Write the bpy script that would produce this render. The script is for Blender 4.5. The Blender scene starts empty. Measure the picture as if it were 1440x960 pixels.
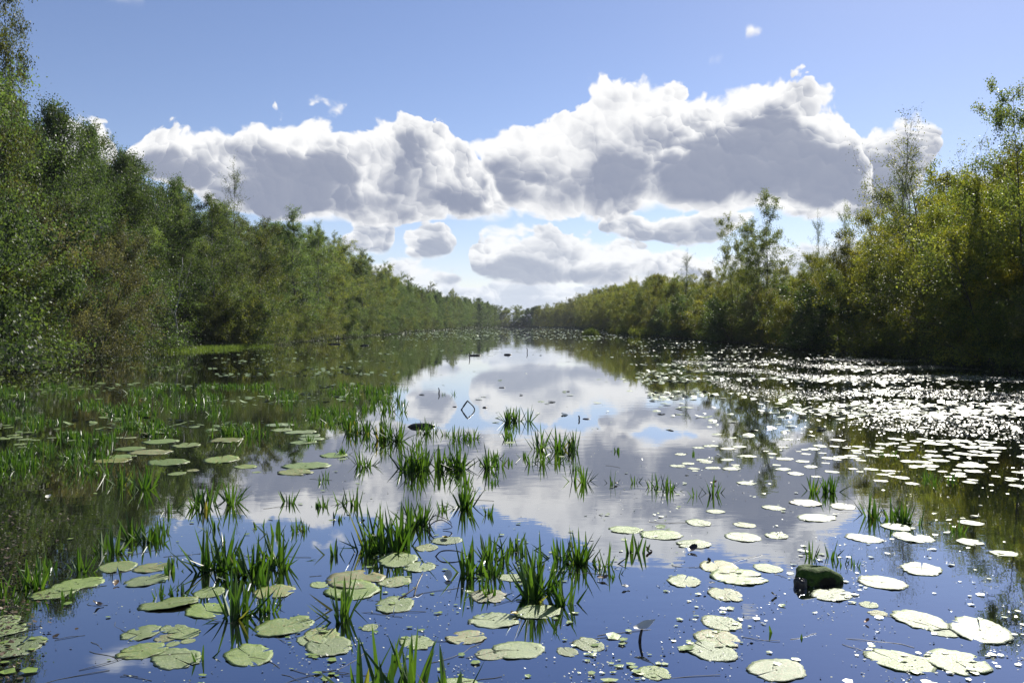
SKY_STR, SKY_TINT, SUN_STR, EXPOSURE = .065, (1.08, .99, 1.10), 5.0, 0.7
CLOUD_WHITE, CLOUD_GREY1, CLOUD_HAZE, CLOUD_K, CLOUD_PATCH = (.635, .635, .635), (.185, .208, .275), (.51, .56, .63), 22., .16
CLOUD_BILLOW, CLOUD_MOTT, CLOUD_R0, CLOUD_R1 = .042, .16, .15, 1.75
WATER_F0, WATER_BUMP, WATER_TINT = .27, .0014, (.55, .70, 1.0)
HAZE = .00013
import bpy, math, random
import numpy as np
from mathutils import Vector, Matrix
R = math.radians
scene = bpy.context.scene
col = scene.collection

# ------------------------------------------------------------------ camera
CAM_H, F_PX, PITCH = 1.7, 1130.0, math.atan(24 / 1130)
cam_d = bpy.data.cameras.new('camera'); cam = bpy.data.objects.new('camera', cam_d); col.objects.link(cam)
cam.location = (0, 0, CAM_H); cam.rotation_euler = (math.pi / 2 - PITCH, 0, 0)
cam_d.sensor_width = 36; cam_d.lens = 36 * F_PX / 1440; cam_d.clip_start = .05; cam_d.clip_end = 20000
scene.camera = cam

def ray(px, py):
    """direction of the photograph's viewing ray"""
    x, y = (px - 720) / F_PX, -(py - 480) / F_PX
    c, s = math.cos(PITCH), math.sin(PITCH)
    return Vector((x, c + y * s, y * c - s))
def at(px, py, z=0.0):
    """the point of the lake surface seen there"""
    d = ray(px, py); t = (z - CAM_H) / d.z
    return Vector((d.x * t, d.y * t, z))
def azel(px, py):
    d = ray(px, py).normalized()
    return math.atan2(d.x, d.y), math.asin(d.z)

# ------------------------------------------------------------------ object helpers
def tag(o, label=None, cat=None, group=None, kind=None):
    if label: o['label'] = label
    if cat: o['category'] = cat
    if group: o['group'] = group
    if kind: o['kind'] = kind
    return o
def link(name, data, parent=None, loc=(0, 0, 0)):
    o = bpy.data.objects.new(name, data); col.objects.link(o)
    o.location = loc
    if parent: o.parent = parent
    return o
def copy_tree(o, parent=None):
    c = o.copy(); col.objects.link(c)
    if parent: c.parent = parent
    for ch in list(o.children): copy_tree(ch, c)
    return c
def mesh_np(name, V, Fq, mat, smooth=False, mi=None):
    """V (n,3) vertices, Fq list of faces or (m,k) array"""
    me = bpy.data.meshes.new(name)
    V = np.asarray(V, dtype=np.float32)
    if isinstance(Fq, np.ndarray):
        m, k = Fq.shape
        me.vertices.add(len(V)); me.vertices.foreach_set('co', V.ravel())
        me.loops.add(m * k); me.loops.foreach_set('vertex_index', Fq.astype(np.int32).ravel())
        me.polygons.add(m)
        me.polygons.foreach_set('loop_start', (np.arange(m) * k).astype(np.int32))
        me.update(calc_edges=True)
    else:
        me.from_pydata([tuple(map(float, v)) for v in V], [], Fq); me.update()
    for mm in (mat if isinstance(mat, list) else [mat]): me.materials.append(mm)
    if mi is not None: me.polygons.foreach_set('material_index', np.asarray(mi, dtype=np.int32))
    if smooth: me.polygons.foreach_set('use_smooth', [True] * len(me.polygons))
    return me
class MB:
    """collects pieces of one mesh"""
    def __init__(s): s.v = []; s.f = []; s.n = 0
    def add(s, V, F):
        s.v.append(np.asarray(V, dtype=np.float32)); s.f += [[i + s.n for i in f] for f in F]; s.n += len(V)
    def tube(s, pts, rad, k=6, cap=True):
        pts = [np.asarray(p, dtype=float) for p in pts]
        V = []; F = []
        up = np.array([.31, .17, .93])
        for i, p in enumerate(pts):
            a = pts[max(i - 1, 0)]; b = pts[min(i + 1, len(pts) - 1)]
            d = b - a; d /= (np.linalg.norm(d) + 1e-9)
            u = np.cross(d, up if abs(d @ up) < .95 else np.array([1., 0, 0])); u /= np.linalg.norm(u) + 1e-9
            w = np.cross(d, u)
            for j in range(k):
                t = 2 * math.pi * j / k
                V.append(p + rad[i] * (u * math.cos(t) + w * math.sin(t)))
        for i in range(len(pts) - 1):
            for j in range(k):
                F.append([i * k + j, i * k + (j + 1) % k, (i + 1) * k + (j + 1) % k, (i + 1) * k + j])
        if cap:
            F.append(list(range(k))[::-1]); F.append([(len(pts) - 1) * k + j for j in range(k)])
        s.add(V, F)
    def mesh(s, name, mat, smooth=True):
        return mesh_np(name, np.concatenate(s.v), s.f, mat, smooth)

# ------------------------------------------------------------------ node helpers
class NT:
    def __init__(s, tree): s.t = tree; s.L = tree.links
    def node(s, typ, **kw):
        n = s.t.nodes.new(typ)
        for k, v in kw.items(): setattr(n, k, v)
        return n
    def put(s, sock, v):
        if isinstance(v, bpy.types.NodeSocket): s.L.new(v, sock)
        elif v is not None: sock.default_value = v
    def m(s, op, a, b=None, c=None, clamp=False):
        n = s.node('ShaderNodeMath', operation=op, use_clamp=clamp)
        for i, v in enumerate((a, b, c)):
            if v is not None: s.put(n.inputs[i], v)
        return n.outputs[0]
    def vm(s, op, a, b=None, c=None, scale=None):
        n = s.node('ShaderNodeVectorMath', operation=op)
        for i, v in enumerate((a, b, c)):
            if v is not None: s.put(n.inputs[i], v)
        if scale is not None: s.put(n.inputs['Scale'], scale)
        return n.outputs['Value'] if op in ('LENGTH', 'DOT_PRODUCT') else n.outputs[0]
    def noise(s, vec, scale, detail=2, rough=.5, dim='3D', out=0):
        n = s.node('ShaderNodeTexNoise', noise_dimensions=dim)
        if vec is not None: s.put(n.inputs['Vector'], vec)
        n.inputs['Scale'].default_value = scale; n.inputs['Detail'].default_value = detail; n.inputs['Roughness'].default_value = rough
        return n.outputs[out]
    def mapr(s, v, a, b, c=0., d=1., interp='LINEAR'):
        n = s.node('ShaderNodeMapRange', interpolation_type=interp)
        s.put(n.inputs[0], v)
        for i, x in enumerate((a, b, c, d)): s.put(n.inputs[i + 1], x)
        return n.outputs[0]
    def mix(s, f, a, b, blend='MIX'):
        n = s.node('ShaderNodeMix', data_type='RGBA', blend_type=blend)
        s.put(n.inputs[0], f); s.put(n.inputs[6], a); s.put(n.inputs[7], b)
        return n.outputs[2]
    def xyz(s, v):
        n = s.node('ShaderNodeSeparateXYZ'); s.put(n.inputs[0], v); return n.outputs
    def cxyz(s, x, y, z=0.):
        n = s.node('ShaderNodeCombineXYZ')
        for i, v in enumerate((x, y, z)): s.put(n.inputs[i], v)
        return n.outputs[0]
def rgb(r, g, b): return (r, g, b, 1.)
def material(name):
    m = bpy.data.materials.new(name); m.use_nodes = True
    nt = NT(m.node_tree); p = m.node_tree.nodes['Principled BSDF']
    return m, nt, p

# ------------------------------------------------------------------ sky and sun
SUN_AZ, SUN_EL = R(31), R(36)          # ahead and to the right
world = bpy.data.worlds.new('World'); scene.world = world; world.use_nodes = True
wt = world.node_tree; wt.nodes.clear(); W = NT(wt)
# cloud banks, farthest first: (x, top, base) along each bank in the photograph's pixels, turned into azimuth and elevation,
# so that the clouds stand at fixed bearings in the sky
BANKS = [
 dict(n='horizon', hz=.8, p=[(-900,400,480),(-200,392,480),(200,390,480),(430,392,480),(520,380,480),(600,384,480),(680,398,480),(760,396,480),(840,392,480),(920,380,480),(1000,370,480),(1080,352,480),(1150,330,480),(1210,322,480),(1280,335,480),(1340,330,480),(1420,345,480),(1700,360,480),(2300,380,480)]),
 dict(n='low', hz=.5, p=[(500,372,360),(515,366,388),(545,356,396),(580,364,402),(620,376,405),(650,384,404),(690,388,398),(720,392,385)]),
 dict(n='pair', hz=.25, p=[(472,352,340),(486,322,358),(506,302,366),(535,298,367),(552,304,364),(560,336,350),(565,352,342),(570,336,366),(582,308,374),(606,296,373),(624,302,366),(636,328,346),(646,352,336)]),
 dict(n='far_middle', hz=.3, p=[(652,366,356),(664,340,388),(690,328,398),(720,326,400),(760,323,401),(800,329,401),(828,322,401),(852,338,400),(880,326,400),(920,332,399),(960,344,398),(1000,358,395),(1030,372,385)]),
 dict(n='middle', hz=.2, p=[(832,322,312),(850,302,324),(880,296,338),(915,294,350),(945,289,352),(985,292,352),(1020,291,345),(1052,292,318),(1075,300,296)]),
 dict(n='right_end', hz=0, p=[(1078,292,280),(1100,268,304),(1140,244,311),(1170,205,312),(1200,176,312),(1240,166,309),(1275,174,292),(1298,184,250),(1318,192,214),(1335,206,196)]),
 dict(n='left', hz=0, p=[(168,228,204),(184,196,230),(210,180,248),(245,168,264),(285,166,280),(320,163,300),(365,162,314),(410,164,316),(455,152,317),(498,176,317),(530,156,316),(570,148,316),(610,162,317),(645,168,315),(668,186,314),(690,230,312),(712,258,308),(740,296,280)]),
 dict(n='right', hz=0, p=[(640,204,184),(660,180,214),(684,165,222),(704,160,252),(716,164,300),(730,170,306),(755,180,307),(785,160,307),(810,138,307),(830,114,307),(862,104,306),(905,114,306),(945,128,304),(995,118,302),(1050,114,298),(1110,120,292),(1150,119,304),(1180,130,302),(1200,152,300),(1216,200,296),(1230,250,292),(1244,300,284)]),
 dict(n='left_tower', hz=0, p=[(-500,330,460),(-200,200,360),(-60,230,300),(0,260,240),(60,196,170),(78,152,212),(112,142,234),(138,152,236),(158,192,232),(172,226,208)]),
 dict(n='puffs', hz=0, tiny=1, p=[(90,-10,-30),(120,-44,0),(165,-52,12),(205,-40,4),(225,-10,-30),(245,70,-120),(955,170,10),(980,94,80),(996,82,100),(1020,74,95),(1030,82,72),(1039,110,20),(1048,52,36),(1060,30,54),(1076,28,50),(1086,48,28),(1105,120,-40),(1312,330,160),(1330,262,240),(1352,226,276),(1400,228,290),(1440,250,280),(1500,300,270),(1560,200,270),(1700,150,320),(1900,260,330),(2100,330,300)]),
]
g = bpy.data.node_groups.new('cloud_bank', 'ShaderNodeTree')
for nm, ty in (('top', 'Float'), ('base', 'Float'), ('el', 'Float'), ('det', 'Float'), ('relief', 'Float'), ('soft', 'Float'), ('mott', 'Float'), ('under', 'Color'), ('grey', 'Color'), ('white', 'Color'), ('k', 'Float')):
    g.interface.new_socket(nm, in_out='INPUT', socket_type='NodeSocket' + ty)
g.interface.new_socket('colour', in_out='OUTPUT', socket_type='NodeSocketColor')
g.interface.new_socket('alpha', in_out='OUTPUT', socket_type='NodeSocketFloat')
G = NT(g); gi = G.node('NodeGroupInput').outputs; go = G.node('NodeGroupOutput')
tp = G.m('ADD', G.m('SUBTRACT', gi['top'], gi['el']), gi['det'])
bs = G.m('MULTIPLY_ADD', gi['det'], .38, G.m('SUBTRACT', gi['el'], gi['base']))
F = G.m('SMOOTH_MIN', tp, bs, .014)
al = G.mapr(F, 0., gi['soft'], 0., 1., 'SMOOTHERSTEP')
od = G.m('SUBTRACT', G.m('SMOOTH_MIN', tp, G.m('MULTIPLY_ADD', bs, 3.6, .006), .02), gi['relief'])
lit = G.mapr(G.m('MULTIPLY', od, gi['k']), CLOUD_R0, CLOUD_R1, 1., 0., 'SMOOTHSTEP')
lit = G.m('ADD', lit, G.m('MULTIPLY', G.m('SUBTRACT', 1.1, lit), G.m('MULTIPLY', gi['mott'], G.mapr(od, .02, .09, 1.3, .45))), clamp=True)
c = G.mix(lit, gi['grey'], gi['white'])
G.put(go.inputs['colour'], G.mix(al, gi['under'], c)); G.put(go.inputs['alpha'], al)

tc = W.node('ShaderNodeTexCoord').outputs['Generated']
d = W.xyz(W.vm('NORMALIZE', tc))
w_az = W.m('ARCTAN2', d[0], d[1]); w_el = W.m('ARCSINE', d[2])
P = W.cxyz(w_az, w_el, 0.)
near = W.mapr(w_el, .02, .17, .34, 1.)                  # far clouds are smaller
y_el = W.m('MULTIPLY_ADD', W.m('SUBTRACT', 1., W.m('POWER', 2.718, W.m('MULTIPLY', w_el, -9.))), .11, w_el)
Pn = W.cxyz(W.m('MULTIPLY', w_az, 1.), y_el, 0.)
wn = W.xyz(W.vm('SUBTRACT', W.noise(Pn, 9, 2, .55, '2D', 1), (.5, .5, .5)))
az = W.m('MULTIPLY_ADD', W.m('MULTIPLY', wn[0], near), .045, w_az)
el = W.m('MULTIPLY_ADD', W.m('MULTIPLY', wn[1], near), .022, w_el)
PP = W.cxyz(W.m('MULTIPLY_ADD', wn[0], .04, w_az), W.m('MULTIPLY_ADD', wn[1], .03, y_el), 0.)
sdir = W.vm('NORMALIZE', W.cxyz(W.m('MULTIPLY', W.m('SUBTRACT', SUN_AZ, w_az), .8), W.m('SUBTRACT', SUN_EL, w_el), 0.))
n0 = W.m('SUBTRACT', W.noise(PP, 30, 5, .6, '2D'), .5)
n1 = W.m('SUBTRACT', W.noise(PP, 13, 3, .55, '2D'), .5)
wob = W.vm('MULTIPLY', W.vm('SUBTRACT', W.noise(PP, 40, 2, .6, '2D', 1), (.5, .5, .5)), (.022, .022, 0.))
PB = W.vm('ADD', PP, wob)
det, billow = W.m('MULTIPLY', n0, .030), W.m('MULTIPLY', n0, .25)
for sc, ad, ab in ((12., .044, .42), (27., .023, .36), (60., .012, .26)):      # heaps of cauliflower heads, three sizes
    v = W.node('ShaderNodeTexVoronoi', voronoi_dimensions='2D', feature='SMOOTH_F1' if sc < 50 else 'F1')
    if sc < 50: v.inputs['Smoothness'].default_value = .22
    W.put(v.inputs['Vector'], PB); v.inputs['Scale'].default_value = sc; v.inputs['Randomness'].default_value = .9
    h = W.vm('DOT_PRODUCT', W.vm('SUBTRACT', PB, v.outputs['Position']), sdir)
    billow = W.m('MULTIPLY_ADD', h, sc * ab, billow)
    det = W.m('MULTIPLY_ADD', W.m('SUBTRACT', .42, v.outputs['Distance']), ad, det)
det = W.m('MULTIPLY', det, near)
relief = W.m('MULTIPLY', W.m('ADD', W.m('MULTIPLY', billow, CLOUD_BILLOW), W.m('MULTIPLY', n1, CLOUD_PATCH)), near)
relief = W.m('MINIMUM', W.m('MAXIMUM', relief, -.05), .045)
kvar = W.mapr(W.noise(PP, 5.5, 3, .6, '2D'), .34, .68, .6, 1.5)
soft = W.mapr(n1, -.15, .2, .004, .016)
mott = W.m('MULTIPLY_ADD', billow, CLOUD_MOTT, .06)
sky = W.node('ShaderNodeTexSky', sky_type='NISHITA')
sky.sun_disc = False; sky.sun_elevation = SUN_EL; sky.sun_rotation = SUN_AZ
sky.air_density = 1.0; sky.dust_density = .15; sky.ozone_density = 2.5; sky.altitude = 0
hs = W.node('ShaderNodeMix', data_type='RGBA', blend_type='MULTIPLY'); hs.inputs[0].default_value = 1
W.put(hs.inputs[6], sky.outputs[0]); hs.inputs[7].default_value = rgb(*SKY_TINT)

under = hs.outputs[2]
for b in BANKS:
    pts = [(azel(x, (t + bb) / 2)[0], azel(x, t)[1], azel(x, bb)[1]) for x, t, bb in b['p']]
    pts = [(pts[0][0] - .02, pts[0][1] - .12, pts[0][2] + .12)] + pts + [(pts[-1][0] + .02, pts[-1][1] - .12, pts[-1][2] + .12)]   # gone beyond its ends
    a0, a1 = pts[0][0], pts[-1][0]
    r = W.node('ShaderNodeValToRGB'); cr = r.color_ramp; cr.interpolation = 'B_SPLINE' if not b.get('tiny') else 'LINEAR'
    for i, (a, t, bb) in enumerate(pts):
        pos = min(max((a - a0) / (a1 - a0), 0), 1)
        if i == 0: e = cr.elements[0]; e.position = 0
        elif i == len(pts) - 1: e = cr.elements[-1]; e.position = 1
        else: e = cr.elements.new(pos)
        e.color = (t + .2, bb + .2, 0, 1)
    # beyond its ends the bank is gone
    q = W.mapr(az, a0, a1); W.put(r.inputs[0], q)
    c = W.xyz(r.outputs[0])
    n = W.node('ShaderNodeGroup'); n.node_tree = g
    hz = b['hz']
    W.put(n.inputs['top'], c[0]); W.put(n.inputs['base'], c[1]); W.put(n.inputs['el'], W.m('ADD', el, .2))
    W.put(n.inputs['det'], W.m('MULTIPLY', det, .6) if b.get('tiny') else det)
    W.put(n.inputs['relief'], relief); W.put(n.inputs['mott'], mott); W.put(n.inputs['soft'], W.m('MULTIPLY', soft, 3.) if b.get('tiny') else soft); W.put(n.inputs['under'], under)
    mixc = lambda A, B, f: rgb(*[(x * (1 - f) + y * f) / SKY_STR for x, y in zip(A, B)])
    n.inputs['white'].default_value = mixc(CLOUD_WHITE, CLOUD_HAZE, hz * .55)
    n.inputs['grey'].default_value = mixc(CLOUD_GREY1, CLOUD_HAZE, hz * .8)
    W.put(n.inputs['k'], W.m('MULTIPLY', kvar, CLOUD_K * (1 + 2.2 * hz) * (.5 if b.get('tiny') else 1)))
    under = n.outputs['colour']
bg = W.node('ShaderNodeBackground'); W.put(bg.inputs[0], under); bg.inputs[1].default_value = SKY_STR
wo = W.node('ShaderNodeOutputWorld'); W.L.new(bg.outputs[0], wo.inputs[0])
world.cycles.sampling_method = 'MANUAL'; world.cycles.sample_map_resolution = 512

sd = bpy.data.lights.new('sun', 'SUN'); sd.energy = SUN_STR; sd.angle = R(.55); sd.color = (1., .95, .86)
sun = bpy.data.objects.new('sun', sd); col.objects.link(sun)
to_sun = Vector((math.sin(SUN_AZ) * math.cos(SUN_EL), math.cos(SUN_AZ) * math.cos(SUN_EL), math.sin(SUN_EL)))
sun.rotation_euler = to_sun.to_track_quat('Z', 'Y').to_euler(); sun.location = (30, 40, 60)

vs = scene.view_settings
vs.view_transform = 'Standard'; vs.look = 'None'; vs.gamma = 1; vs.exposure = EXPOSURE; vs.use_curve_mapping = False
scene.render.engine = 'CYCLES'
cy = scene.cycles
cy.max_bounces = 8; cy.diffuse_bounces = 5; cy.glossy_bounces = 3; cy.transmission_bounces = 4; cy.transparent_max_bounces = 4
cy.caustics_reflective = False; cy.caustics_refractive = False

# ------------------------------------------------------------------ lake, ground
import bisect
LB = [(-8, -17), (12, -17.2), (27, -18.4), (34, -20.0), (40.5, -20.6), (46, -22.6), (54, -22.4), (63, -20.6), (80, -21.5), (101, -22), (160, -23), (320, -23.5), (400, -18), (455, -8)]
RB = [(-8, 18.0), (12, 18.0), (27.8, 17.9), (38, 19.6), (50, 21), (70, 21.4), (90, 21.6), (113, 20.4), (125, 19.5), (150, 22), (240, 25), (384, 31), (430, 26), (455, 12)]
def interp(T, y):
    ys = [t[0] for t in T]
    return float(np.interp(y, ys, [t[1] for t in T]))
LEFT = lambda y: interp(LB, y) + .5 * math.sin(y * .31) + .3 * math.sin(y * .83 + 1)
RIGHT = lambda y: interp(RB, y) + .5 * math.sin(y * .27 + 2) + .3 * math.sin(y * .71)
FAR_Y = 462

def ground_mat():
    m, n, p = material('bank_soil')
    pos = n.node('ShaderNodeNewGeometry').outputs['Position']
    c = n.mix(n.mapr(n.noise(pos, .7, 5, .6), .35, .65), rgb(.030, .024, .015), rgb(.032, .040, .014))
    c = n.mix(n.mapr(n.noise(pos, .05, 3, .5), .4, .6), c, rgb(.05, .055, .02))
    n.put(p.inputs['Base Color'], c); p.inputs['Roughness'].default_value = .95
    b = n.node('ShaderNodeBump'); b.inputs['Strength'].default_value = .6; b.inputs['Distance'].default_value = .1
    n.put(b.inputs['Height'], n.noise(pos, 3, 6, .6)); n.L.new(b.outputs[0], p.inputs['Normal'])
    return m
M_ground = ground_mat()
def build_ground():
    ys = [-40, -20, -8] + list(np.arange(-6, 130, 2.0)) + list(np.arange(130, 462, 8.)) + [462, 466, 472, 490, 530, 700, 1500, 6000]
    offs = [5000, 1200, 400, 150, 60, 30, 15, 8, 4, 2, 1, .5, 0, -1, -3]
    V = []; rows = 0
    rnd = random.Random(5)
    for y in ys:
        yy = min(max(y, -8), 455)
        l, r = LEFT(yy), RIGHT(yy)
        line = [l - o for o in offs] + [l * .5 + r * .5] + [r + o for o in offs[::-1]]
        for i, x in enumerate(line):
            dd = max(l - x, x - r)
            if y > FAR_Y - 6: dd = max(dd, y - FAR_Y + .01)
            if dd < 0: z = max(-.9, dd * .35 - .04)
            else: z = min(.45, .02 + dd * .10)
            if dd > 1: z += rnd.uniform(-.06, .06)
            V.append((x, y, z))
        rows += 1
    k = len(offs) * 2 + 1
    Fq = [[j * k + i, j * k + i + 1, (j + 1) * k + i + 1, (j + 1) * k + i] for j in range(rows - 1) for i in range(k - 1)]
    tag(link('ground', mesh_np('ground', V, Fq, M_ground, True)), kind='structure')
build_ground()

def water_mat():
    m, n, p = material('lake_water')
    pos = n.node('ShaderNodeNewGeometry').outputs['Position']
    murk = n.mix(n.mapr(n.noise(pos, .5, 4, .6), .35, .7), rgb(.004, .005, .005), rgb(.010, .010, .005))
    st = n.vm('MULTIPLY', pos, (1., 1.7, 1.))
    r1 = n.noise(st, 2.2, 2, .5); r2 = n.noise(st, 9, 2, .5)
    ruff = n.mapr(n.noise(pos, .16, 2, .5), .42, .62, .15, 1.)
    h = n.m('MULTIPLY', n.m('ADD', n.m('MULTIPLY', r1, 1.), n.m('MULTIPLY', r2, .22)), ruff)
    b = n.node('ShaderNodeBump'); b.inputs['Strength'].default_value = 1.; b.inputs['Distance'].default_value = WATER_BUMP
    n.put(b.inputs['Height'], h)
    # mirror-like at grazing angles, darker and bluer looking down
    lw = n.node('ShaderNodeLayerWeight'); lw.inputs['Blend'].default_value = .5; n.L.new(b.outputs[0], lw.inputs['Normal'])
    g3 = n.m('POWER', lw.outputs['Facing'], 2.7)
    gl = n.node('ShaderNodeBsdfGlossy'); gl.inputs['Roughness'].default_value = .015; n.L.new(b.outputs[0], gl.inputs['Normal'])
    n.put(gl.inputs['Color'], n.mix(n.mapr(g3, .08, .55), rgb(*WATER_TINT), rgb(1, 1, 1)))
    df = n.node('ShaderNodeBsdfDiffuse'); n.put(df.inputs['Color'], murk)
    mx = n.node('ShaderNodeMixShader'); n.put(mx.inputs[0], n.mapr(g3, 0., 1., WATER_F0, .96))
    n.L.new(df.outputs[0], mx.inputs[1]); n.L.new(gl.outputs[0], mx.inputs[2]); n.L.new(mx.outputs[0], m.node_tree.nodes['Material Output'].inputs[0])
    return m
M_water = water_mat()
def build_water():
    ys = [-39] + list(np.arange(-8, 470, 6.0)) + [468]
    V = []
    for y in ys:
        yy = min(max(y, -8), 455); l, r = LEFT(yy) - 2.5, RIGHT(yy) + 2.5
        V += [(l, y, 0), (l * .5 + r * .5, y, 0), (r, y, 0)]
    Fq = [[j * 3 + i, j * 3 + i + 1, (j + 1) * 3 + i + 1, (j + 1) * 3 + i] for j in range(len(ys) - 1) for i in range(2)]
    tag(link('lake_water', mesh_np('lake_water', V, Fq, M_water)), kind='structure')
build_water()

# ------------------------------------------------------------------ foliage and bark materials
def leaf_mat(name, dark, mid, light, trans, rough=.5, spec=.3, tfac=.45):
    m, n, p = material(name)
    geo = n.node('ShaderNodeNewGeometry')
    oi = n.node('ShaderNodeObjectInfo').outputs['Random']
    isl = geo.outputs['Random Per Island']
    tco = n.node('ShaderNodeTexCoord').outputs['Object']
    clump = n.noise(n.vm('ADD', tco, n.cxyz(n.m('MULTIPLY', oi, 37.), 0., 0.)), 1.0, 2, .5)
    f = n.m('ADD', n.m('MULTIPLY', isl, .75), n.mapr(clump, .35, .65, -.25, .6))
    c = n.mix(n.mapr(f, .0, .5), rgb(*dark), rgb(*mid)); c = n.mix(n.mapr(f, .45, 1.05), c, rgb(*light))
    tone = n.mapr(oi, 0, 1, .60, 1.35)
    hue = n.node('ShaderNodeHueSaturation'); n.put(hue.inputs['Color'], c); n.put(hue.inputs['Value'], tone)
    n.put(hue.inputs['Hue'], n.mapr(n.m('FRACT', n.m('MULTIPLY', oi, 7.31)), 0, 1, .496, .516))
    c = hue.outputs[0]
    n.put(p.inputs['Base Color'], c); p.inputs['Roughness'].default_value = rough; p.inputs['Specular IOR Level'].default_value = spec
    t = n.node('ShaderNodeBsdfTranslucent')
    n.put(t.inputs[0], n.mix(1., c, rgb(*trans), 'MULTIPLY'))
    mx = n.node('ShaderNodeMixShader'); mx.inputs[0].default_value = tfac
    n.L.new(p.outputs[0], mx.inputs[1]); n.L.new(t.outputs[0], mx.inputs[2])
    n.L.new(mx.outputs[0], m.node_tree.nodes['Material Output'].inputs[0])
    return m
M_birch = leaf_mat('birch_leaves', (.042, .064, .024), (.082, .118, .042), (.145, .172, .058), (1.9, 2.0, .9))
M_oak = leaf_mat('oak_leaves', (.030, .050, .024), (.060, .090, .036), (.11, .145, .050), (1.8, 1.9, .8))
M_willow = leaf_mat('willow_leaves', (.048, .056, .028), (.090, .096, .046), (.14, .140, .062), (1.8, 1.7, .9))
M_yellow = leaf_mat('autumn_leaves', (.044, .058, .017), (.102, .120, .028), (.20, .182, .038), (1.9, 1.9, .6), tfac=.5)
M_under = leaf_mat('shaded_undergrowth_leaves', (.018, .024, .010), (.034, .046, .016), (.06, .075, .022), (1.6, 1.6, .8), tfac=.3)  # leaf colours darkened: the shade at the foot of the trees is in them
M_shrub = leaf_mat('shrub_leaves', (.042, .062, .020), (.086, .114, .032), (.15, .165, .045), (2.1, 2.0, .8))
def bark_mat(name, a, b, scale):
    m, n, p = material(name)
    pos = n.vm('MULTIPLY', n.node('ShaderNodeTexCoord').outputs['Object'], (1, 1, .35))
    c = n.mix(n.mapr(n.noise(pos, scale, 5, .6), .42, .6), rgb(*a), rgb(*b))
    n.put(p.inputs['Base Color'], c); p.inputs['Roughness'].default_value = .85
    bp = n.node('ShaderNodeBump'); bp.inputs['Strength'].default_value = .5; bp.inputs['Distance'].default_value = .02
    n.put(bp.inputs['Height'], n.noise(pos, scale * 2, 4, .6)); n.L.new(bp.outputs[0], p.inputs['Normal'])
    return m
M_bark = bark_mat('dark_bark', (.035, .030, .024), (.10, .085, .07), 7)
M_bbark = bark_mat('birch_bark', (.09, .08, .07), (.42, .40, .36), 4)
M_dead = bark_mat('dead_wood', (.05, .042, .035), (.16, .14, .12), 9)

# ------------------------------------------------------------------ tree prototypes
rs = np.random.RandomState(11)
def unit(v): return v / (np.linalg.norm(v) + 1e-9)
def leaf_mesh(name, C, size, mat, aspect=.62, hang=.0):
    n = len(C)
    a = rs.normal(size=(n, 3)); a[:, 2] -= hang; a /= np.linalg.norm(a, axis=1, keepdims=True)
    b = rs.normal(size=(n, 3)); b -= (b * a).sum(1, keepdims=True) * a; b /= np.linalg.norm(b, axis=1, keepdims=True)
    s = (np.asarray(size) * rs.uniform(.65, 1.3, n))[:, None]
    nrm = np.cross(a, b)
    V = np.empty((n, 4, 3), dtype=np.float32)
    V[:, 0] = C - a * s * .5; V[:, 1] = C + b * s * aspect * .5 + nrm * s * .08
    V[:, 2] = C + a * s * .5; V[:, 3] = C - b * s * aspect * .5 + nrm * s * .08
    return mesh_np(name, V.reshape(-1, 3), np.arange(n * 4).reshape(n, 4), mat)

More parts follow.
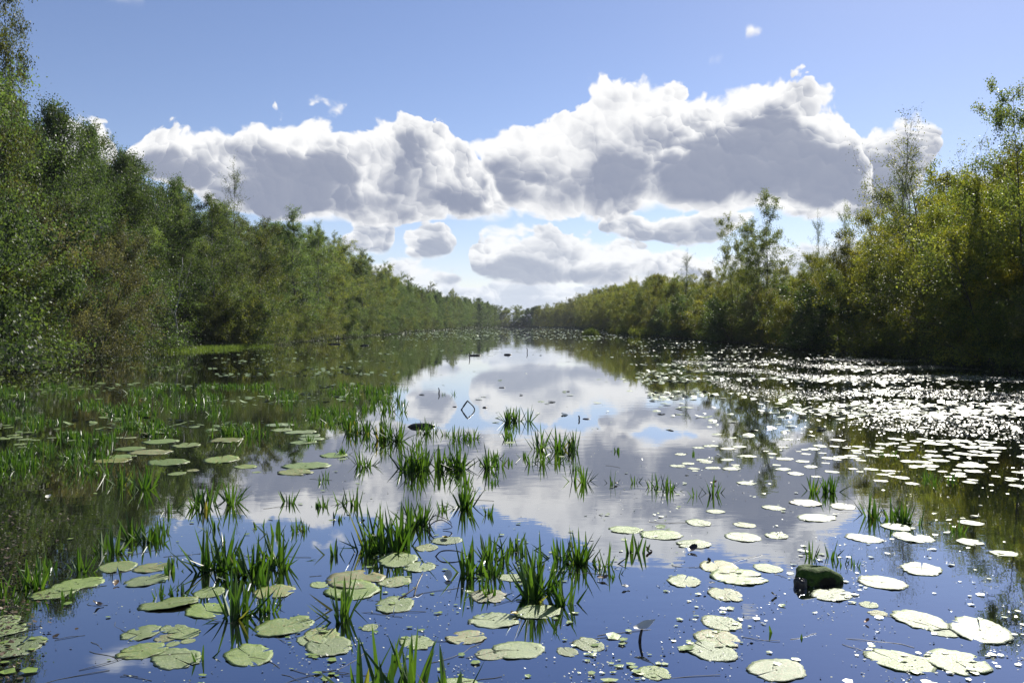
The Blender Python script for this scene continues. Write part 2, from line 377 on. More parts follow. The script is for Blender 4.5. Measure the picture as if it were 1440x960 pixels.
def grow(H, base, Rr, prof, limbs, twigs, leaves, size, leafmat, bark, up=.7, droop=.25, stems=1, spread=.0, trunk_r=None, jitter=.13, bare_top=0., hang=.3, lean=0.):
    """returns (trunk mesh, crown mesh) of one tree standing on the origin"""
    mb = MB(); C = []
    trunk_r = trunk_r or H * .009
    for s in range(stems):
        th = 2 * math.pi * (s + rs.uniform(0, .6)) / stems
        out = np.array([math.cos(th), math.sin(th), 0]) * spread
        hs = H * (1 if s == 0 else rs.uniform(.72, .98))
        npt = 9
        pts = []
        wob = rs.normal(size=(npt, 3)) * H * .008
        for i in range(npt):
            t = i / (npt - 1)
            p = np.array([0, 0, -.35]) * (1 - t) + out * (t ** .8) * Rr * 1.0 + np.array([lean * t * t, 0, hs * t]) + (wob[i] if 0 < i else 0)
            if stems > 1 and i == 0: p = p + out * .25
            pts.append(p)
        tr = trunk_r / (stems ** .4)
        mb.tube(pts, [max(tr * (1 - .93 * (i / (npt - 1)) ** .85), .008) for i in range(npt)], 8)
        P = np.array(pts)
        def along(t):
            x = t * (npt - 1); i = min(int(x), npt - 2); return P[i] * (1 - (x - i)) + P[i + 1] * (x - i)
        nl = max(3, int(limbs / stems))
        for l in range(nl):
            t = base + (1 - base) * ((l + rs.uniform(0, 1)) / nl) ** .9
            t = min(t, .985)
            u = (t - base) / (1 - base)
            L = Rr * prof(u) * rs.uniform(.6, 1.2)
            ph = l * 2.4 + rs.uniform(-.5, .5) + s
            e = (.1 + up * u) + rs.uniform(-.25, .3)
            dh = np.array([math.cos(ph), math.sin(ph), 0])
            if stems > 1: dh = unit(dh + out * 1.2)
            p0 = along(t); lp = [p0]; k = 5
            for i in range(1, k + 1):
                ee = e + (i / k) * (.25 - droop * 2.2 * (i / k))
                lp.append(lp[-1] + (dh * math.cos(ee) + np.array([0, 0, math.sin(ee)])) * L / k + rs.normal(size=3) * L * .03)
            lr = max(tr * .42 * (1 - .75 * t), .010)
            mb.tube(lp, [max(lr * (1 - .85 * i / k), .005) for i in range(k + 1)], 5, False)
            LP = np.array(lp)
            for w in range(twigs):
                q = rs.uniform(.18, 1.) * k; i = min(int(q), k - 1); b0 = LP[i] * (1 - q + i) + LP[i + 1] * (q - i)
                td = unit(unit(LP[i + 1] - LP[i]) * .7 + rs.normal(size=3) * .75 + np.array([0, 0, .25 - droop]))
                tl = (.16 + .24 * rs.rand()) * max(L, Rr * .4) + .15
                bend = np.array([0, 0, -droop * tl * .8])
                b1 = b0 + td * tl * .5; b2 = b0 + td * tl + bend
                mb.tube([b0, b1, b2], [max(lr * .3, .004), .0035, .002], 3, False)
                m = leaves
                if bare_top and u > 1 - bare_top: m = max(1, int(leaves * rs.uniform(.12, .6)))
                m = max(2, int(1.75 * m * rs.uniform(.5, 1.5) * min(1., max(.34, L / (.55 * Rr)))))
                x = rs.uniform(.1, 1.08, (m, 1))
                pos = np.where(x < .5, b0 + (b1 - b0) * (x * 2), b1 + (b2 - b1) * (x * 2 - 1))
                C.append(pos + rs.normal(size=(m, 3)) * jitter * (.5 + .5 * min(tl, 1.2)))
    C = np.concatenate(C)
    C = C[C[:, 2] > .03]
    tm = mb.mesh('trunk', bark)
    return tm, leaf_mesh('crown', C, size * .82, leafmat, hang=hang)
oval = lambda u: max(.16, (math.sin(math.pi * min(max(u * .86 + .13, 0), 1)) ** .8))
cone = lambda u: max(.16, (1.02 - u) ** .75 * min(1, .55 + 2.2 * u))
dome = lambda u: max(.22, math.sqrt(max(0, 1 - (u * .95) ** 2)))
vase = lambda u: .45 + .55 * math.sin(math.pi * min(1, .12 + .80 * u))
PROTO = {}
def proto(k, *a, **kw): PROTO[k] = grow(*a, **kw)
# heights in metres; each is copied at its own size
proto('birch1', 11, .02, 3.5, oval, 44, 9, 56, .105, M_birch, M_bbark, up=.95, droop=.32)
proto('birch2', 12, .03, 3.7, cone, 56, 9, 50, .105, M_birch, M_bark, up=1.0, droop=.36)
proto('birch3', 10, .02, 3.5, oval, 42, 9, 58, .105, M_shrub, M_bark, up=.8, droop=.22, stems=2, spread=.35)
proto('oak1', 11, .06, 3.9, oval, 42, 12, 60, .125, M_oak, M_bark, up=.75, droop=.05, jitter=.22)
proto('oak2', 12, .05, 3.7, oval, 44, 12, 58, .125, M_oak, M_bark, up=.8, droop=.05, jitter=.2)
proto('thin1', 10.5, .12, 3.0, vase, 52, 10, 34, .085, M_yellow, M_bark, up=1.25, droop=.08, stems=3, spread=.55, jitter=.13, bare_top=.55)
proto('thin2', 10, .10, 2.3, vase, 44, 10, 28, .085, M_birch, M_bark, up=1.2, droop=.1, jitter=.12, bare_top=.5)
proto('yellow1', 7, .02, 3.3, dome, 50, 10, 50, .10, M_yellow, M_bark, up=.9, droop=.12, stems=4, spread=.5)
proto('yellow2', 8, .02, 3.1, oval, 50, 10, 50, .10, M_yellow, M_bark, up=1.0, droop=.15, stems=3, spread=.45)
proto('alder1', 11, .03, 3.0, vase, 64, 10, 46, .11, M_shrub, M_bark, up=.95, droop=.12, stems=3, spread=.42)
proto('willow1', 4.6, .02, 2.9, dome, 54, 11, 66, .085, M_willow, M_bark, up=.9, droop=.18, stems=5, spread=.6, trunk_r=.09)
proto('shrub1', 3.0, .02, 2.0, dome, 34, 9, 44, .085, M_shrub, M_bark, up=.8, droop=.15, stems=5, spread=.6, trunk_r=.06)
proto('shrub2', 3.4, .02, 2.1, dome, 34, 9, 44, .085, M_yellow, M_bark, up=.85, droop=.15, stems=5, spread=.6, trunk_r=.06)
proto('shrub3', 2.6, .02, 1.9, dome, 34, 9, 46, .095, M_oak, M_bark, up=.8, droop=.15, stems=5, spread=.6, trunk_r=.06)
PH = dict(birch1=11, birch2=12, birch3=10, oak1=11, oak2=12, thin1=10.5, thin2=10, yellow1=7, yellow2=8, alder1=11, willow1=4.6, shrub1=3., shrub2=3.4, shrub3=2.6)
KIND = dict(birch='birch_tree', oak='broadleaf_tree', thin='sparse_tree', yellow='autumn_tree', alder='alder_tree', willow='willow_bush', shrub='shrub')
CAT = dict(birch='tree', oak='tree', thin='tree', yellow='tree', alder='tree', willow='bush', shrub='bush')
rt = random.Random(7)
def tree(kind, x, y, H, label, group=None, wide=1.0, rot=None, z=.1):
    base = kind.rstrip('0123456789'); s = H / PH[kind]
    o = link(KIND[base], None, loc=(x, y, z)); o.empty_display_size = .3
    o.rotation_euler = (0, 0, rt.uniform(0, 6.28) if rot is None else rot); o.scale = (s * wide, s * wide, s)
    tag(o, label, CAT[base], group)
    link('trunk', PROTO[kind][0], o); link('crown', PROTO[kind][1], o)
    return o
def height_at(px, top, x, y):
    """tree height that brings its top to that pixel row"""
    d = ray(px, top); return CAM_H + d.z / d.y * y
def tree_px(kind, px, top, y, label, group=None, wide=1.0, rot=None):
    d = ray(px, 456); x = d.x / d.y * y
    m = 1.0 if KIND[kind.rstrip('0123456789')].endswith('tree') else .1
    while (x > LEFT(y) - m) if px < 720 else (x < RIGHT(y) + m):      # onto the bank, along the same bearing
        y += .25; x = d.x / d.y * y
        if y > 400: break
    return tree(kind, x, y, height_at(px, top, x, y) * 1.02, label, group, wide, rot)

# ---- left bank, near trees one by one: kind, column, top row, distance
LT = [
 ('oak1', -60, 60, 27, 'tall dark leaning crown cut by the left photo edge', .8),
 ('alder1', -14, 34, 25, 'tall dark tree reaching highest at the left photo edge', .5),
 ('oak2', 22, 165, 31, 'dark round-leaved tree rising behind the leftmost bank bushes', .8),
 ('oak1', 78, 172, 38, 'dark green tree with two ragged tips above the willow bush', .8),
 ('oak2', 128, 196, 43, 'dark spired tree below the small left cloud', .62),
 ('oak1', 182, 236, 45, 'broad dark tree behind the brown willow bush, right of the spired one', .8),
 ('birch1', 185, 262, 43, 'olive birch rising just right of the brown willow bush', 0.85),
 ('birch2', 255, 282, 46, 'olive birch directly behind the pale forked trunk and the dead branches', 0.88),
 ('birch1', 300, 285, 55, 'rounded olive birch behind the grass spit', 0.98),
 ('thin2', 331, 264, 58, 'thin feathery treetop rising above the left birches', .62),
 ('birch3', 352, 318, 58, 'low full birch over the right end of the grass spit', 0.98),
 ('birch2', 412, 300, 70, 'tallest pointed birch midway along the left bank', 1.10),
 ('birch1', 448, 330, 76, 'olive birch hugging the right side of the tallest pointed birch', 0.98),
 ('birch3', 478, 350, 84, 'yellow-green birch standing at the water before the line drops', 1.10),
 ('birch2', 508, 356, 93, 'bright pointed birch at the end of the tall left group', 1.10),
 ('alder1', 545, 388, 108, 'darker alder just beyond the tall left group', .9),
 ('birch2', 575, 398, 128, 'small pointed tree beyond the darker alder on the left bank', 1.10),
 ('oak1', 245, 270, 60, 'dark tree showing above the birch behind the pale forked trunk', .7),
 ('birch2', 210, 265, 58, 'slim treetop up and left of the pale forked trunk, further back', 0.85),
]
for k, px, top, y, lab, wd in LT: tree_px(k, px, top, y, lab, 'trees on the left bank', wd)
tree_px('shrub3', 18, 385, 27.5, 'glossy dark green shrub overhanging the water at the left photo edge', 'bushes on the left bank', .95)
tree_px('shrub3', -70, 330, 25.5, 'dark shrub outside the left photo edge, its side reaching in', 'bushes on the left bank', .9)
tree_px('willow1', 62, 330, 33, 'olive bush filling the gap left of the brown willow dome', 'bushes on the left bank', .7)
tree_px('willow1', 132, 352, 36.8, 'brown-green domed willow bush leaning over the left water', 'bushes on the left bank', .78)
tree_px('shrub2', 186, 462, 40.4, 'small reddish-brown shrub at the foot of the domed willow', 'bushes on the left bank', .8)
tree_px('shrub1', 285, 436, 56, 'low shrub on the grass spit behind the dead branches', 'bushes on the left bank', .9)
tree_px('shrub3', 350, 430, 61, 'shrub at the bright right end of the grass spit', 'bushes on the left bank', .9)
# ---- right bank, near
RTS = [
 ('birch3', 1458, 136, 28.5, 'tall leafy tree cut by the right photo edge', .8),
 ('yellow2', 1418, 236, 28.5, 'leafy yellow-green tree just inside the right photo edge', .95),
 ('thin1', 1318, 196, 36, 'bare feathery tree with dark twigs against the white cloud on the right', 1.15),
 ('thin2', 1268, 262, 38, 'half bare leaning twiggy tree left of the tallest feathery one', 1.0),
 ('yellow2', 1345, 275, 36, 'golden green tree filling under the feathery twigs', .95),
 ('yellow1', 1262, 318, 41, 'broad golden bush-like tree below the half bare one', .9),
 ('yellow2', 1200, 338, 48, 'yellow-green tree lit from behind with a flat top', .9),
 ('thin2', 1188, 316, 56, 'grey twiggy treetop poking out above the yellow hedge', .7),
 ('thin2', 1150, 326, 66, 'small twiggy top between the dark alder and the yellow hedge', .6),
 ('yellow1', 1148, 372, 56, 'round yellow tree at the right foot of the dark alder', .9),
 ('alder1', 1078, 308, 68, 'tall two-headed green alder dominating the right bank', 1.0),
 ('alder1', 1036, 332, 72, 'left half of the alder pair, slimmer and brighter', .8),
 ('yellow1', 1010, 392, 82, 'rounded golden tree left of the alder pair', .9),
 ('thin2', 965, 370, 98, 'spiky pale treetop left of the alder pair', .8),
 ('yellow2', 938, 392, 104, 'yellow-green tree by the water near the right reed point', .9),
 ('yellow1', 1330, 380, 35, 'dense ochre tree hanging over the shaded right shore', .85),
 ('yellow1', 1420, 352, 30, 'dense dark-based tree at the right photo edge', .9),
]
for k, px, top, y, lab, wd in RTS: tree_px(k, px, top, y, lab, 'trees on the right bank', wd)
for k, px, top, y, lab, wd in [
 ('shrub1', 1440, 432, 28.6, 'deep shaded shrub at the right photo edge over the water', 1.1),
 ('shrub2', 1372, 424, 32, 'shaded ochre shrub overhanging the water, second from the right edge', 1.1),
 ('shrub1', 1305, 425, 35.5, 'dark shrub below the feathery tree, dipping into the water', 1.1),
 ('shrub2', 1235, 425, 41, 'shrub with yellow sprays low over the right shore', 1.1),
 ('shrub3', 1180, 428, 47.5, 'dark green shrub closing the right shore before the alder pair', 1.1),
 ('shrub2', 1120, 425, 55, 'ochre shrub right of the alder trunks', 1.1),
 ('shrub1', 1070, 432, 64, 'green shrub under the alder pair', 1.1),
 ('shrub1', 1015, 438, 75, 'low green shrub at the water left of the alder pair', 1.1),
 ('shrub2', 968, 444, 90, 'low golden shrub sloping to the water', 1.1),
 ('shrub1', 945, 452, 100, 'flat green bush spilling over the right shore', 1.2),
]: tree_px(k, px, top, y, lab, 'bushes on the right bank', wd)

# ---- fillers: the rows behind and farther along
def top_row_left(px): return float(np.interp(px, [-200, 0, 60, 130, 190, 250, 300, 350, 420, 500, 540, 580, 620, 680, 720], [100, 150, 175, 205, 245, 285, 295, 305, 318, 365, 392, 408, 416, 424, 432]))
def top_row_right(px): return float(np.interp(px, [780, 810, 850, 900, 950, 1000, 1030, 1100, 1150, 1200, 1250, 1320, 1440, 1700], [432, 424, 416, 404, 396, 398, 392, 388, 384, 362, 335, 275, 230, 130]))
LK = ['birch1', 'birch2', 'birch3', 'alder1', 'oak1', 'birch2', 'oak2', 'birch1']
RK = ['yellow1', 'yellow2', 'alder1', 'yellow2', 'yellow1', 'birch3', 'yellow1', 'thin2']
def filler(side, y, back, kinds, where, lo=.86, hi=1.02):
    x = (LEFT(min(y, 455)) - back) if side < 0 else (RIGHT(min(y, 455)) + back)
    px = 720 + F_PX * x / y
    if px < -260 or px > 1700: return
    h = height_at(px, (top_row_left if side < 0 else top_row_right)(px), x, y)
    h = max(4.5, min(14., h)) * rt.uniform(lo, hi)
    k = rt.choice(kinds)
    lab = {'near': 'tree in the second row behind the %s shore', 'mid': 'tree in the even row along the middle of the %s bank', 'far': 'small distant tree in the tapering line of the %s bank'}[where] % ('left' if side < 0 else 'right')
    nm = dict(birch='olive birch', oak='dark broadleaf', thin='thin twiggy', yellow='yellow-green', alder='green alder')[k.rstrip('0123456789')]
    lab = nm + ' ' + lab if where != 'far' else lab + ', ' + nm
    tree(k, x, y, h, lab, ('second row of trees on the %s bank' if where == 'near' else 'trees along the %s bank') % ('left' if side < 0 else 'right'), rt.uniform(.8, 1.05))
for side, kk in ((-1, LK), (1, RK)):
    y = 24.
    while y < 110:                                   # second and third row behind the near trees
        filler(side, y, rt.uniform(4.5, 6.5), kk, 'near', .80, .95); filler(side, y + 1.5, rt.uniform(8.5, 11), kk, 'near', .95, 1.08)
        y += 4.2
    y = 112.
    while y < 250:
        filler(side, y, rt.uniform(1.0, 2.4), kk, 'mid'); filler(side, y + 2, rt.uniform(5, 8), kk, 'mid', .95, 1.12)
        y += 5.0
    y = 250.
    while y < 465:
        filler(side, y, rt.uniform(1.2, 2.6), kk, 'far'); filler(side, y + 3, rt.uniform(6, 9), kk, 'far', .95, 1.12)
        y += 7.0
# far end of the lake
for i in range(40):
    x = -58 + i * 2.9 + rt.uniform(-1, 1)
    tree(rt.choice(['oak1', 'oak2', 'alder1', 'birch3']), x, 470 + rt.uniform(0, 22), rt.uniform(10., 12.4) * (1 + .010 * abs(i - 24)), 'distant tree in the low wood closing the far end of the lake', 'trees at the far end of the lake', rt.uniform(1.3, 1.6))
for i in range(18):
    x = -30 + i * 3.9 + rt.uniform(-1, 1)
    tree(rt.choice(['shrub1', 'shrub3', 'willow1']), x, 464 + rt.uniform(0, 3), rt.uniform(2.8, 5.5), 'distant rounded bush at the water on the far shore', 'bushes at the far end of the lake', 1.15)
# bushes along both shores farther on
for side in (-1, 1):
    y = 66. if side < 0 else 118.
    while y < 330:
        x = (LEFT(y) - .3) if side < 0 else (RIGHT(y) + .3)
        k = rt.choice(['shrub1', 'shrub3', 'shrub1'] if side < 0 else ['shrub2', 'shrub1', 'shrub2', 'willow1'])
        tree(k, x, y, rt.uniform(2., 3.6), 'low bush lining the far %s shore at the water' % ('left' if side < 0 else 'right'), 'bushes lining the %s shore' % ('left' if side < 0 else 'right'), 1.1)
        y += 5.5 if y < 150 else 9

for side, y0, y1 in ((-1, 29, 66), (1, 25, 118)):
    y = float(y0)
    while y < y1:
        x = (LEFT(y) - rt.uniform(.2, 1.4)) if side < 0 else (RIGHT(y) + rt.uniform(.2, 1.4))
        if side < 0 and 32 < y < 42.5: pass
        elif not (side < 0 and 43 < y < 60):
            k = rt.choice(['shrub1', 'shrub3', 'willow1', 'shrub1'] if side < 0 else ['shrub2', 'shrub1', 'shrub2', 'shrub3', 'willow1'])
            tree(k, x, y, rt.uniform(2.2, 4.4), 'bush among the continuous shore bushes below the %s trees' % ('left' if side < 0 else 'right'), 'shore bushes below the near %s trees' % ('left' if side < 0 else 'right'), rt.uniform(.9, 1.2))
        else:
            tree(rt.choice(['shrub1', 'shrub3', 'birch3']), LEFT(y) - rt.uniform(1.2, 2.5), y, rt.uniform(2.5, 4.5), 'bush behind the grass spit on the left bank', 'bushes behind the grass spit', 1.1)
        y += 2.6
# ---- undergrowth: the tangle of low twigs and leaves along both shores that nobody could count
def undergrowth(side):
    C = []
    y = 20.
    while y < 470:
        step = .25 if y < 60 else .5 if y < 120 else 1.2
        edge = (LEFT if side < 0 else RIGHT)(min(y, 455))
        for q in range(2 if y < 60 else 3):
            back = rs.uniform(-.5, 7) if q else rs.uniform(-.9, 1.2)
            h = rs.uniform(.35, 1.1) * (1 if back > .5 else .75)
            n = 60 if y < 120 else 40
            c = np.array([edge + side * back, y + rs.uniform(-step, step), .05])
            r = .55 if y < 120 else .9
            P = rs.normal(size=(n, 3)) * np.array([r, r, .3 * h]); P[:, 2] = np.abs(rs.uniform(-.1, 1, n)) * h * (1 - .25 * np.clip(np.hypot(P[:, 0], P[:, 1]) / r, 0, 2))
            C.append(c + P)
        y += step
    C = np.concatenate(C); C = C[C[:, 2] > .02]
    far = np.clip(C[:, 1] / 70, 1, 4)
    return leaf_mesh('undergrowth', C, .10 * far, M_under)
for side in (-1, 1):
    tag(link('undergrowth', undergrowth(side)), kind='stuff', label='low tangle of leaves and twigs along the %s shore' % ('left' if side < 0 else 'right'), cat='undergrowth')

# ------------------------------------------------------------------ water plants
rp = np.random.RandomState(23); rq = random.Random(41)
def blade_mat():
    m, n, p = material('water_soldier_leaf')
    geo = n.node('ShaderNodeNewGeometry'); oi = n.node('ShaderNodeObjectInfo').outputs['Random']
    isl = geo.outputs['Random Per Island']
    c = n.mix(isl, rgb(.034, .085, .012), rgb(.095, .165, .026))
    c = n.mix(n.mapr(isl, .93, .96), c, rgb(.20, .17, .05))
    pos = n.node('ShaderNodeTexCoord').outputs['Object']
    c = n.mix(n.mapr(n.noise(pos, 45, 3, .6), .55, .72, 0., .5), c, rgb(.035, .045, .012))
    n.put(p.inputs['Base Color'], c); p.inputs['Roughness'].default_value = .38; p.inputs['Specular IOR Level'].default_value = .45
    t = n.node('ShaderNodeBsdfTranslucent'); n.put(t.inputs[0], n.mix(1., c, rgb(1.6, 1.7, .7), 'MULTIPLY'))
    mx = n.node('ShaderNodeMixShader'); mx.inputs[0].default_value = .38
    n.L.new(p.outputs[0], mx.inputs[1]); n.L.new(t.outputs[0], mx.inputs[2]); n.L.new(mx.outputs[0], m.node_tree.nodes['Material Output'].inputs[0])
    return m
M_blade = blade_mat()
def blade(mb, x, y, L, w, az, lean, curl, fold=.35, tip=1.):
    """one stiff keeled leaf rising out of the water"""
    n = 6; V = []
    side = np.array([math.cos(az + math.pi / 2), math.sin(az + math.pi / 2), 0]); out = np.array([math.cos(az), math.sin(az), 0])
    p = np.array([x, y, -.03]); a = lean
    for i in range(n + 1):
        t = i / n
        wd = w * (1 - t) ** .62 * (1 - .12 * (1 - t)) if i < n else .0006
        nrm = out * math.cos(a) - np.array([0, 0, 1]) * math.sin(a)
        V += [p - side * wd * .5 + nrm * wd * fold, p - nrm * 0, p + side * wd * .5 + nrm * wd * fold]
        a2 = a + curl / n
        p = p + (out * math.sin(a2) + np.array([0, 0, math.cos(a2)])) * L / n; a = a2
    F = []
    for i in range(n):
        for j in range(2):
            F.append([i * 3 + j, i * 3 + j + 1, i * 3 + j + 4, i * 3 + j + 3])
    mb.add(V, F)
def tuft_mesh(wx, wy, L, n, wmul=1., lean=1.):
    """a colony of rosettes over an oval footprint: inner leaves upright, outer ones leaning outwards"""
    mb = MB()
    nr = max(1, int(round(n / 8))); prev = None
    for r in range(nr):
        rad = math.sqrt(rq.random()) if nr > 1 else 0
        ph = rq.uniform(0, 6.283); cx, cy = math.cos(ph) * rad * wx * .42, math.sin(ph) * rad * wy * .42
        if prev and n > 1: mb.tube([(prev[0], prev[1], -.03), ((prev[0] + cx) / 2, (prev[1] + cy) / 2, -.05), (cx, cy, -.03)], [.006] * 3, 4)   # the runner that joins the rosettes
        prev = (cx, cy)
        lead = rq.uniform(0, 6.28); hl = rq.uniform(.8, 1.1)
        k = 1 if n == 1 else max(5, int(n / nr * rq.uniform(.55, .88)))
        for i in range(k):
            az = lead + i * 2.4 + rq.uniform(-.5, .5); d = (i + .5) / k
            ln = (.06 + .95 * d ** 1.3) * rq.uniform(.5, 1.25) * lean
            LL = L * hl * rq.uniform(.62, 1.12) * (1 - .22 * d)
            if rq.random() < .06: ln += .8; LL *= .8
            blade(mb, cx + math.cos(az) * .022 * (.2 + d), cy + math.sin(az) * .022 * (.2 + d), LL, rq.uniform(.025, .042) * wmul, az, ln, rq.uniform(-.05, .28))
    return mb.mesh('water_soldier_tuft', M_blade, False)
TG = 'water soldier tufts'
# column of the middle, row of the foot, width, height of the leaves (pixels), number of leaves, label
TUFTS = [
 (723,595,56,26,64,'lone oval tuft standing in the bright cloud reflection right of the bent twig'),
 (781,636,92,34,90,'wide tuft under the bright reflection, upper one of the right-hand pair'),
 (760,655,64,26,34,'loose row of splayed leaves just below the wide right-hand tuft'),
 (808,682,52,34,24,'sparse splayed tuft at the lower right end of the right-hand pair'),
 (880,682,56,20,20,'small low tuft starting the chain left of the right-centre debris'),
 (923,688,24,24,14,'narrow tuft in the right-centre chain, second from its left end'),
 (947,690,36,24,20,'tuft with brown scraps at its foot in the middle of the right-centre chain'),
 (1006,697,20,30,16,'upright narrow tuft closing the right-centre chain'),
 (978,699,22,18,9,'few short leaves inside the right-centre chain'),
 (652,620,56,24,44,'low tuft right of the dark log, upper row'),
 (585,664,66,46,84,'tall dense left half of the long central colony'),
 (632,664,66,38,80,'dense middle of the long central colony'),
 (690,660,48,34,30,'splayed right end of the long central colony'),
 (518,656,64,26,36,'loose tuft left of the long central colony'),
 (494,612,70,30,70,'bushy tuft left of the dark log'),
 (552,622,56,38,70,'tall bushy tuft just below the dark log'),
 (600,612,46,22,34,'short tuft touching the right end of the dark log'),
 (545,566,52,20,40,'small tuft farthest up in the centre, against the tree reflection'),
 (556,582,46,20,34,'small tuft just below the farthest central one'),
 (628,556,34,10,14,'tiny faint tuft in the pale water above the bent twig'),
 (455,677,48,18,16,'few leaves in a row left of the centre, over white cloud reflection'),
 (486,712,46,30,34,'compact fan of leaves left of the looped stem'),
 (646,716,74,42,46,'open fan with long outer leaves below the central colony'),
 (545,776,84,66,84,'biggest tuft, thick and tall, left of the picture middle'),
 (583,742,50,44,46,'upper right shoulder of the biggest tuft, beside the drooping dead stems'),
 (508,782,44,40,22,'shorter left flank of the biggest tuft with one leaf bent outwards'),
 (426,748,60,24,24,'sparse spiky row left of the biggest tuft'),
 (652,812,46,56,26,'tall thin leaves leaning out beside the pale dead leaf'),
 (692,795,70,48,40,'upper arc of leaves between the two front right tufts'),
 (744,842,66,70,60,'tall dense tuft right of the middle, nearest to the big pads'),
 (795,852,46,56,22,'loose leaning leaves right of the dense front tuft'),
 (806,792,72,48,60,'upright tuft behind the loose leaning leaves'),
 (848,800,46,34,26,'splayed outer leaves at the right end of the front tufts'),
 (866,812,26,20,9,'last few leaves right of the front tufts'),
 (482,872,84,58,34,'separate tuft with leaves fanning widely, low left of the middle'),
 (572,990,190,92,60,'nearest tuft, cut by the bottom edge of the photo'),
 (46,828,54,44,46,'upright tuft near the left edge beside the twin pads'),
 (4,840,30,34,16,'tuft cut by the left photo edge'),
 (104,808,50,38,24,'loose tuft behind the twin pads near the left edge'),
 (152,782,44,48,22,'leaning tuft at the edge of the dark left reflection'),
 (190,765,56,44,34,'spread tuft right of the leaning one on the left'),
 (224,752,36,32,14,'small outward leaning tuft between the left colonies'),
 (304,712,96,40,60,'broad tuft in the white cloud reflection on the left'),
 (300,806,56,66,46,'tall left end of the big left colony'),
 (346,812,56,56,44,'middle of the big left colony'),
 (396,800,62,56,44,'leaning right end of the big left colony'),
 (302,745,24,30,10,'few upright leaves between the broad left tuft and the big left colony'),
 (342,874,46,66,30,'tall narrow tuft in front of the big left colony'),
 (380,862,44,40,22,'shorter tuft right of the tall narrow one in front'),
 (234,838,36,30,14,'small tuft above the tilted shiny pad, left one of two'),
 (258,836,24,26,11,'small tuft above the tilted shiny pad, right one of two'),
 (244,792,26,18,6,'two or three short leaves left of the big left colony'),
 (130,668,76,32,40,'tuft at the lower edge of the shaded weed bed'),
 (170,682,54,30,30,'loose tuft ending the shaded weed bed to the right'),
 (202,690,44,40,22,'leaning tuft where the shaded weed bed meets the blue water'),
 (312,614,42,26,34,'small dense tuft in the gap between the far left pads'),
 (405,600,40,18,22,'short tuft beside the upper group of pads'),
 (1152,694,62,34,44,'neat tuft alone on white water at the right'),
 (1238,730,56,34,40,'left half of the tuft on the edge of the dark right reflection'),
 (1280,738,50,36,40,'right half of the tuft on the edge of the dark right reflection'),
 (1346,748,44,22,22,'short yellowish tuft inside the dark right reflection'),
 (1140,786,28,28,10,'few leaves just behind the mossy stump, left side'),
 (1168,786,16,32,7,'upright blades right behind the mossy stump'),
 (1200,794,46,22,12,'low splayed leaves right of the mossy stump'),
 (1110,778,12,12,1,'single bent leaf left of the mossy stump'),
 (1250,640,46,12,26,'faint pale tuft in the shade at the upper right'),
 (1312,676,70,18,34,'pale low tuft in the dark right water above the yellowish one'),
 (1088,888,8,22,1,'single pointed leaf in open water below the mossy stump'),
 (1126,902,10,20,1,'thin curved leaf right of the single pointed one'),
 (1145,900,9,13,1,'shortest leaf in the open water near the right pads'),
 (1047,884,6,18,1,'single leaf beside the white right-hand pads'),
 (605,930,22,12,3,'tiny leaf tip above the nearest tuft'),
 (282,930,16,26,4,'small pair of blades beside the notched pads at bottom left'),
 (975,640,22,12,8,'tiny tuft in the pale water right of the centre'),
]
for (px, py, w, h, n, lab) in TUFTS:
    c = at(px, py - h * .10); dist = c.y
    m_px = math.hypot(dist, CAM_H) / F_PX
    wx = w * m_px * .92; L = h * m_px * 1.10
    me = tuft_mesh(wx, max(wx * .7, min(.5, h * .35 * m_px * dist / CAM_H * .35)), L, n, wmul=min(1.15, max(.7, L / .3)))
    o = link('water_soldier_tuft', me, loc=(c.x, c.y, 0))
    full = ('green plant, ' if n < 6 else 'sword-leaved plant, ') + lab
    tag(o, full if len(full.split()) <= 16 else lab, 'water plant', TG)
# small outliers drifting beside the bigger tufts
outl = [tuft_mesh(.18, .15, .16, 9), tuft_mesh(.25, .2, .2, 12), tuft_mesh(.12, .12, .13, 7), tuft_mesh(.3, .2, .18, 16)]
big = [t for t in TUFTS if t[4] >= 24 and 640 > t[1] - 260 and t[1] < 870 and t[0] < 1000]
for k in range(46):
    t = rq.choice(big); px, py = t[0] + rq.choice((-1, 1)) * t[2] * rq.uniform(.5, 1.1), t[1] + rq.uniform(-26, 20)
    c = at(px, py); o = link('water_soldier_tuft', rq.choice(outl), loc=(c.x, c.y, 0)); o.rotation_euler.z = rq.uniform(0, 6.28); q = rq.uniform(.8, 1.35); o.scale = (q, q, q)
    tag(o, 'small outlying water plant with few leaves beside a bigger green tuft', 'water plant', 'small outlying water plants')
# the shaded weed bed on the left: many look-alike tufts
bed = [tuft_mesh(.55, .5, .20, 46), tuft_mesh(.7, .5, .23, 60), tuft_mesh(.4, .4, .19, 30), tuft_mesh(.8, .6, .17, 50)]
taken = []
k = 0
while k < 150:
    px, py = rq.uniform(-60, 585), 542 + 125 * rq.random() ** 1.5
    lim = 560 - max(0, py - 585) * 5.2
    if px > lim or (140 < px < 345 and 612 < py < 660) or (360 < px < 445 and 575 < py < 640): continue
    if math.sin(px * .021 + py * .05) + math.sin(px * .047 - py * .09 + 2) < -.55: continue
    c = at(px, py)
    o = link('water_soldier_tuft', rq.choice(bed), loc=(c.x, c.y, 0)); o.rotation_euler.z = rq.uniform(0, 6.28); s = rq.uniform(.7, 1.25); o.scale = (s, s, s * rq.uniform(.8, 1.15))
    tag(o, 'green sword-leaved water plant in the dense shaded weed bed on the left', 'water plant', 'water soldiers of the shaded weed bed'); k += 1

